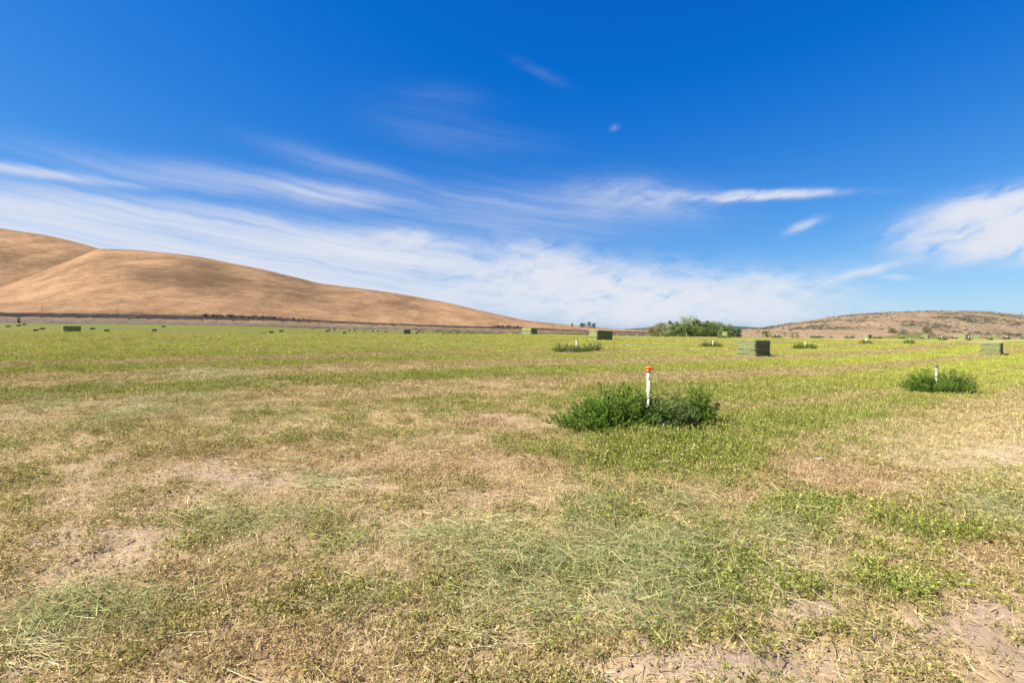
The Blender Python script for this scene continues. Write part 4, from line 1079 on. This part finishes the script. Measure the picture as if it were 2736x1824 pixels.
# (left, right, top row, distance, material, label)
for k, (l, r_, t, Y, mt, lab) in enumerate((
        (1730, 1768, 874, 236, 'tree_c', 'olive brown rounded shrubby tree at the left end of the grove'),
        (1745, 1785, 865, 262, 'tree_c', 'olive tree with a flat top, second from the left in the grove'),
        (1768, 1800, 868, 250, 'tree_b', 'low grey green tree left of the grove centre'),
        (1781, 1802, 858, 282, 'tree_b', 'thin pale tree poking up left of the tallest tree'),
        (1798, 1822, 860, 262, 'tree_b', 'grey green tree leaning against the tallest tree from the left'),
        (1810, 1862, 847.5, 278, 'tree_b', 'tallest silvery tree in the grove'),
        (1852, 1873, 853, 272, 'tree_a', 'narrow dark tree right of the tallest tree'),
        (1862, 1890, 861, 280, 'tree_b', 'pale tree in the dip right of the tallest tree'),
        (1882, 1902, 858, 285, 'tree_b', 'thin pale tree poking up right of the grove centre'),
        (1893, 1932, 860, 262, 'tree_a', 'round dark green tree right of the grove centre'),
        (1925, 1955, 869, 256, 'tree_a', 'smaller round green tree at the right end of the grove'),
        (1792, 1825, 871, 240, 'tree_a', 'dark green front tree, leftmost of the four in the grove front'),
        (1820, 1852, 868, 238, 'tree_a', 'dark green front tree below the tallest tree'),
        (1846, 1880, 873, 236, 'tree_a', 'dark green front tree at the grove centre'),
        (1876, 1915, 866, 240, 'tree_a', 'broad dark green front tree right of the grove centre'),
        (1950, 1982, 880, 236, 'sage_green', 'sparse grey bush at the right foot of the grove'))):
    px = (l + r_) / 2; x = (px - CX) / F * Y; z = gz(x, Y); top = CAMZ + (HY - t) / F * Y; h = top - z; w = (r_ - l) / F * Y
    plant('tree', tree_meshes(h, w * 1.0, int(2600 + 2200 * (w * h / 60)), .34, M[mt], 20 if w > 5 else 13, .3 if w < 5 else 0, .14, 40 + k), x, Y, lab, 'tree', TG, 0, 1, z, ('trunk', 'crown'))
for k, (px, t, b, wpx, Y, lab) in enumerate(((1553.5, 862.5, 870, 7, 900, 'leftmost small tree on the skyline of the low hill end'), (1560, 863.5, 870, 4, 905, 'thin small tree on the skyline, second from the left'), (1572, 861.5, 871, 16, 900, 'largest round tree on the skyline of the low hill end'), (1587, 863, 872.5, 10, 895, 'pointed dark tree, rightmost on the skyline'), (1529, 864, 868, 2.5, 905, 'tiny lone bush on the skyline left of the hill trees'))):
    x = (px - CX) / F * Y; h = (b - t) / F * Y + 3; plant('tree', tree_meshes(h, wpx / F * Y * 1.1, 900, .7, M['tree_d'], 9, .2, .1, 70 + k), x, Y, lab, 'tree', 'small trees on the skyline', 0, 1, CAMZ + (HY - b) / F * Y - 3, ('trunk', 'crown'))
for k, (px, t, wpx, Y, lab) in enumerate(((2047, 884, 18, 190, 'small dark twiggy tree left of the far risers below the sagebrush hill'), (2124, 888, 25, 185, 'round grey bush tree behind a bare riser below the sagebrush hill'))):
    x = (px - CX) / F * Y; z = gz(x, Y); h = CAMZ + (HY - t) / F * Y - z; plant('tree', tree_meshes(h, wpx / F * Y * 1.1, 1300, .2, M['tree_c'], 12, 0, .2, 80 + k), x, Y, lab, 'tree', None, 0, 1, z, ('trunk', 'crown'))
p = W(50, 864, 452); x, y = ground_hit(50, 864, 430, 470)
plant('tree', tree_meshes(4.9, 1.9, 900, .35, M['tree_d'], 9, .5, .08, 91), x, y, 'narrow dark upright tree by the far track at the left', 'tree', None, 0, 1, gz(x, y), ('trunk', 'crown'))
x, y = ground_hit(70, 861, 430, 470)
plant('bush', tree_meshes(2.0, 3.2, 500, .3, M['tree_d'], 8, 0, .08, 92), x, y, 'low dark bush beside the narrow tree at the far left', 'bush', None, 0, 1, gz(x, y) - .1, ('trunk', 'crown'))


# ------------------------------------------------------------------ sagebrush
def sage_mesh(mat, n, leafs, seed):
    r = np.random.default_rng(seed); g = r.normal(size=(n, 3)); g /= np.linalg.norm(g, axis=1)[:, None]; g[:, 2] = np.abs(g[:, 2]); g *= (r.uniform(.35, 1, n) ** .5)[:, None]
    g *= 1 + .35 * (fbm(g[:, 0] * 2 + 5, g[:, 1] * 2 + seed, seed, 2)[:, None] - .5) * 2
    c = g * np.array((1, 1, .75)); d = unit_rows(g + r.normal(size=(n, 3)) * .8)
    return leaves_mesh('foliage', c, d, leafs * r.uniform(.6, 1.4, n), np.clip(r.uniform(0, 1, n) * .7 + g[:, 2] * .3, 0, 1), mat, .6)


def unit_rows(v): return v / (np.linalg.norm(v, axis=1)[:, None] + 1e-9)


SG = [sage_mesh(M['sage'], 150, .5, 3), sage_mesh(M['sage'], 150, .5, 4), sage_mesh(M['sage_green'], 150, .5, 5)]
X, Y, Z = RXYZ; cand = []
nr = X.shape[0]
nc = 17000; ii = rng.uniform(1, nr * .62, nc); jj = rng.uniform(0, X.shape[1] - 1.01, nc); i0 = ii.astype(int); j0 = jj.astype(int); fi = ii - i0; fj = jj - j0
P3 = np.stack([(A[i0, j0] * (1 - fi) + A[i0 + 1, j0] * fi) * (1 - fj) + (A[i0, j0 + 1] * (1 - fi) + A[i0 + 1, j0 + 1] * fi) * fj for A in (X, Y, Z)], -1)
dn = fbm(P3[:, 0] / 26, P3[:, 1] / 20, 201, 3); foot = (P3[:, 2] < 1.5) & (P3[:, 0] / P3[:, 1] * F + CX < 2400)
ok = (P3[:, 0] / P3[:, 1] < 1.25) & (rng.uniform(size=nc) < np.clip(.5 + (dn - .5) * 3.0, 0.08, 1) * np.where(foot, .05, 1)) & (rng.uniform(size=nc) < .95)
sz_ = rng.uniform(.35, .85, nc) * np.where(dn > .6, 1.25, 1)
cand = [(P3[q], float(sz_[q]), float(dn[q])) for q in np.nonzero(ok)[0]]
ang = np.array([s / p[1] for p, s, _ in cand]); px_ = np.array([p[0] / p[1] * F + CX for p, _, _ in cand]); inview = (px_ < 2730) & (px_ > 1985)
order = np.argsort(-(ang * inview)); big = set(order[:280].tolist()); V = []; TN = []
rest = MB(); restT = []
for i, (p, s, dn) in enumerate(cand):
    k = i % 3 if dn > .58 else i % 2
    if i in big:
        o = obj('sagebrush', SG[k], None, (p[0], p[1], p[2] - .1), rng.uniform(0, 6)); o.scale = (s * 1.25, s * 1.25, s); tag(o, 'grey sagebrush growing on the sandy hillside at the right', 'sagebrush', 'sagebrush on the right hill')
    else:
        n = 26; g = rng.normal(size=(n, 3)); g[:, 2] = np.abs(g[:, 2]); g = unit_rows(g) * rng.uniform(.4, 1, (n, 1)); c = p + g * np.array((s * 1.25, s * 1.25, s * .75)); V.append((c, unit_rows(g + rng.normal(size=(n, 3)) * .8), np.full(n, .62 * s) * rng.uniform(.6, 1.4, n), rng.uniform(0, 1, n)))
o = obj('sagebrush_cover', leaves_mesh('sagebrush_cover', np.concatenate([v[0] for v in V]), np.concatenate([v[1] for v in V]), np.concatenate([v[2] for v in V]), np.concatenate([v[3] for v in V]), M['sage'], .6)); tag(o, 'countless small grey sagebrush over the right hill', 'sagebrush', None, 'stuff')
for px, py, wpx, lab in ((2385, 890, 17, 'dark green round bush on the foot of the sagebrush hill, left one'), (2474, 891, 20, 'larger dark green bush above the small dark bale on the hill foot')):
    h = hill_hit(RXYZ, px, py); s = wpx / F * h[1] / 2; plant('bush', tree_meshes(s * 1.5, s * 2.2, 1200, .3, M['weed'], 12, 0, .05, int(px)), h[0], h[1], lab, 'bush', None, 0, 1, h[2] - .1, ('trunk', 'crown'))


def shrub_stuff(name, pts, size, mat, label, n=22, flat=.6):
    C = []; Dd = []; S = []; Tn = []
    for p, s in pts:
        s = s * size; g = rng.normal(size=(n, 3)); g[:, 2] = np.abs(g[:, 2]); g = unit_rows(g) * rng.uniform(.3, 1, (n, 1)); C.append(p + g * np.array((s, s, s * flat))); Dd.append(unit_rows(g + rng.normal(size=(n, 3)) * .8)); S.append(.5 * s * rng.uniform(.6, 1.4, n)); Tn.append(rng.uniform(0, 1, n))
    o = obj(name, leaves_mesh(name, np.concatenate(C), np.concatenate(Dd), np.concatenate(S), np.concatenate(Tn), mat, .6)); tag(o, label, 'shrubs', None, 'stuff'); return o


def on_strip(px, lo, hi, dlo, dhi, t):
    Y0 = interp(ROADY, px) + dlo; Y1 = interp(ROADY, px) + dhi; zl = CAMZ + (HY - interp(lo, px)) / F * Y0; zh = CAMZ + (HY - interp(hi, px)) / F * Y1
    Y = Y0 + (Y1 - Y0) * t; return np.array(((px - CX) / F * Y, Y, zl + (zh - zl) * t))


pts = []
for _ in range(900):
    px = rng.uniform(-500, 1640); d = float(vn(px / 45, 0, 301))
    if rng.uniform() > .25 + .9 * (d > .5): continue
    pts.append((on_strip(px, EMB_BOT, EMB_TOP, 40.5, 56, rng.uniform(0, .45)) if rng.uniform() < .8 else on_strip(px, GR_TOP, EMB_BOT, 14.5, 40, rng.uniform(.5, 1)), rng.uniform(.5, 1.2)))
shrub_stuff('embankment_shrubs', pts, 1.35, M['sage_green'], 'grey green sagebrush along the dark embankment')
pts = []
for _ in range(420):
    px = rng.uniform(-500, 1500); d = float(vn(px / 30, 3.0, 305)); 
    if d < .45: continue
    pts.append((on_strip(px, GR_BOT, GR_TOP, 0, 14, rng.uniform(-.06, .05)) - (0, 0, .2), rng.uniform(.4, 1.1)))
shrub_stuff('track_edge_weeds', pts, 1.0, M['weed'], 'green weeds along the lower edge of the gravel track', 22, .45)
# rough green strip and grey scrub past the field in the middle
pts = []
for _ in range(1500):
    px = rng.uniform(1120, 1720); py = rng.uniform(interp(GR_BOT, px) + .3, 897); k = sst(1090, 1260, px) * 9
    if py > interp(GR_BOT, px) + 1 + k: continue
    x, y = ground_hit(px, py, 230, 760); pts.append((np.array((x, y, gz(x, y))), rng.uniform(.5, 1.3)))
shrub_stuff('rough_green_strip', [p for p in pts if p[0][0] / p[0][1] * F + CX < 1572], 1.25, M['weed'], 'rough dark green growth beyond the field centre', 20, .4)
scr = [p for p in pts if p[0][0] / p[0][1] * F + CX >= 1572]
for _ in range(700):
    px = rng.uniform(1560, 1760); py = rng.uniform(884.5, 898); x, y = ground_hit(px, py, 240, 900); scr.append((np.array((x, y, gz(x, y))), rng.uniform(.6, 1.4)))
for _ in range(160):
    px = rng.uniform(1330, 1560); scr.append((on_strip(px, EMB_BOT, EMB_TOP, 40.5, 56, rng.uniform(0, .8)), rng.uniform(.5, 1.2)))
shrub_stuff('grey_scrub', scr, 1.5, M['sage'], 'grey sage scrub left of the grove', 20, .5)
# low scrub dotted over the brown hill
pts = []
for _ in range(1500):
    px = rng.uniform(-100, 1350); j = int(np.argmin(np.abs(HXYZ[0][0] / HXYZ[1][0] * F + CX - px))); i = int(rng.uniform(2, 74)); q = np.array((HXYZ[0][i, j], HXYZ[1][i, j], HXYZ[2][i, j]))
    if float(fbm(q[0] / 45, q[1] / 45, 411, 3)) < .5: continue
    pts.append((q, rng.uniform(.4, 1.1)))
shrub_stuff('hillside_scrub', pts, 1.0, M['tree_c'], 'small dry scrub dotted over the brown hill', 12, .5)
# gully bushes on the brown hill
pts = []
for _ in range(170):
    t = rng.uniform(); px = 165 + 62 * t + rng.normal() * 3; py = 716 - 26 * t + rng.normal() * 2 - 2
    h = hill_hit(KXYZ, px, py); pts.append((h, rng.uniform(.6, 1.4)))
shrub_stuff('gully_bushes', pts, 2.3, M['tree_a'], 'dark green bushes in the gully between the two brown hills', 20, .5)


# ------------------------------------------------------------------ rock outcrops
def rocks(name, spots, label):
    mb = MB()
    for p, s in spots:
        u = []; a, b = np.meshgrid(np.linspace(0, math.pi, 6), np.linspace(0, 2 * math.pi, 8, endpoint=False), indexing='ij'); d = np.stack([np.sin(a) * np.cos(b), np.sin(a) * np.sin(b), np.cos(a)], -1).reshape(-1, 3)
        d = np.sign(d) * np.abs(d) ** .6; v = d * (s * (.6 + .7 * rng.uniform(size=(len(d), 1)))) * rng.uniform(.6, 1.3, 3); q = []
        for i in range(5):
            for j in range(8): q.append((i * 8 + j, i * 8 + (j + 1) % 8, (i + 1) * 8 + (j + 1) % 8, (i + 1) * 8 + j))
        mb.add(v + p, q)
    o = obj(name, mb.mesh(name, M['rock'])); tag(o, label, 'rocks')


for a, b, n, s, lab in ((540, 640, 34, 1.9, 'dark basalt outcrop above the embankment, left end'), (640, 735, 30, 1.7, 'dark basalt outcrop above the embankment, middle stretch'), (735, 860, 22, 1.1, 'thin line of dark basalt trailing off to the right along the embankment'), (1318, 1395, 26, 2.0, 'dark basalt outcrop near the low right end of the brown hill')):
    sp = []
    for _ in range(n * 2):
        px = rng.uniform(a, b); e = math.sin((px - a) / (b - a) * math.pi); q = on_strip(px, EMB_BOT, EMB_TOP, 40.5, 56, rng.uniform(.72, 1.15)); q[2] += rng.uniform(0, 1.2) * e; sp.append((q, s * rng.uniform(.25, .75)))
    rocks('rock_outcrop', sp, lab)


# ------------------------------------------------------------------ utility poles
def pole_meshes(h):
    p = MB(); p.tube([np.array((0, 0, -.8)), np.array((0, 0, h))], [.19, .14], 8); post = p.mesh('post', M['wood'])
    p = MB(); p.box((0, -.2, h - .7), (1.15, .06, .07)); arm = p.mesh('crossarm', M['wood'])
    ins = []
    for x in (-1.0, 0, 1.0): p = MB(); p.tube([np.array((x, -.2, h - .62)), np.array((x, -.2, h - .35))], [.06, .04], 6); ins.append(p.mesh('insulator', M['grey_plastic']))
    return post, arm, ins


PM = {}
def pole(x, y, z, h, label):
    h = round(h, 1)
    if h not in PM: PM[h] = pole_meshes(h)
    post, arm, ins = PM[h]; e = obj('utility_pole', None, None, (x, y, z), .55); tag(e, label, 'utility pole', 'power line poles'); obj('post', post, e); a = obj('crossarm', arm, e)
    for m in ins: obj('insulator', m, a)


for k, (px, t, b) in enumerate(((112, 817, 847), (313, 822, 851), (519, 829, 856), (704, 834, 861), (887, 841, 866), (1048, 849, 872), (1188, 856, 875.5), (1310, 862, 879))):
    Y = float(interp(ROADY, px)) + 27; z = float(on_strip(px, GR_TOP, EMB_BOT, 14.5, 40, .5)[2]); top = CAMZ + (HY - t) / F * Y
    pole(px and (px - CX) / F * Y, Y, z, top - z, 'wooden pole along the foot of the brown hill, ' + ORD[k] + ' from the left')
for k, (px, t, b, Y) in enumerate(((1439, 846, 858, 945), (1479, 862, 881, 720), (1527, 866, 887, 640), (1548, 869, 888, 650), (1620, 865, 881, 860), (1675, 872, 890, 640), (1704, 873, 891, 600), (1719, 873, 892, 590))):
    z = CAMZ + (HY - b) / F * Y; 
    pole((px - CX) / F * Y, Y, z, (b - t) / F * Y, 'thin far pole between the brown hill end and the grove, ' + ORD[k] + ' from the left')
h = hill_hit(RXYZ, 2731, 843); pole(h[0], h[1], h[2], 4.2, 'tiny pole on the crest of the sagebrush hill at the right edge')


# ------------------------------------------------------------------ centre pivot sprinkler on the far field
def pivot():
    tw = []
    for px, py in ((887, 884.5), (941, 890.5), (1003, 891.5)):
        tw.append(ground_hit(px, py, 400, 480))
    e = obj('irrigation_pivot', None, None, (tw[0][0], tw[0][1], gz(*tw[0]))); tag(e, 'thin wheeled irrigation boom standing on the far left field', 'irrigation')
    o0 = np.array(e.location); H = 3.9; tops = []
    for k, (x, y) in enumerate(tw):
        c = np.array((x, y, gz(x, y))) - o0; tops.append(c + (0, 0, H)); mb = MB(); d = np.array((1.0, .25, 0)); d /= np.linalg.norm(d)
        w0, w1 = c - d * 1.95 + (0, 0, .6), c + d * 1.95 + (0, 0, .6)
        mb.tube([w0, w1], .1, 6); mb.tube([w0, tops[-1]], .07, 6); mb.tube([w1, tops[-1]], .07, 6); t = obj('tower', mb.mesh('tower', M['steel']), e)
        for w in (w0, w1):
            mb = MB(); n = np.array((d[1], -d[0], 0)) * .18
            mb.tube([w - n, w - n * .98, w + n * .98, w + n], [.45, .68, .68, .45], 14); obj('wheel', mb.mesh('wheel', M['rubber']), t)
    ends = [tops[0] + (tops[0] - tops[1]) * .5] + tops + [tops[2] + (tops[2] - tops[1]) * .9]
    mb = MB()
    for a, b in zip(ends[:-1], ends[1:]):
        q = [a + (b - a) * t + np.array((0, 0, .7 * math.sin(t * math.pi))) for t in np.linspace(0, 1, 9)]; mb.tube(q, .085, 6)
    obj('boom_pipe', mb.mesh('boom_pipe', M['steel']), e)
    mb = MB()
    for a, b in zip(ends[:-1], ends[1:]):
        for t in np.linspace(.12, .88, 7): m = a + (b - a) * t + np.array((0, 0, .7 * math.sin(t * math.pi))); mb.tube([m, m - (0, 0, 1.5)], .02, 4)
    obj('drop_hoses', mb.mesh('drop_hoses', M['grey_plastic']), e)['kind'] = 'stuff'


pivot()

# scrap of pale plastic lying in the brown patch at the right
gx, gy = px2g(2190, 1229); V = []
for j in range(5):
    for i in range(7): V.append(((i / 6 - .5) * .12 + .01 * random.random(), (j / 4 - .5) * .05 + .01 * random.random(), .012 + .022 * random.random()))
o = obj('plastic_scrap', new_mesh('plastic_scrap', np.array(V), grid_faces(5, 7), M['plastic_scrap'], True), None, (gx, gy, gz(gx, gy)), .4); tag(o, 'crumpled scrap of white plastic lying on the brown stubble', 'litter')
sol = o.modifiers.new('thickness', 'SOLIDIFY'); sol.thickness = .004
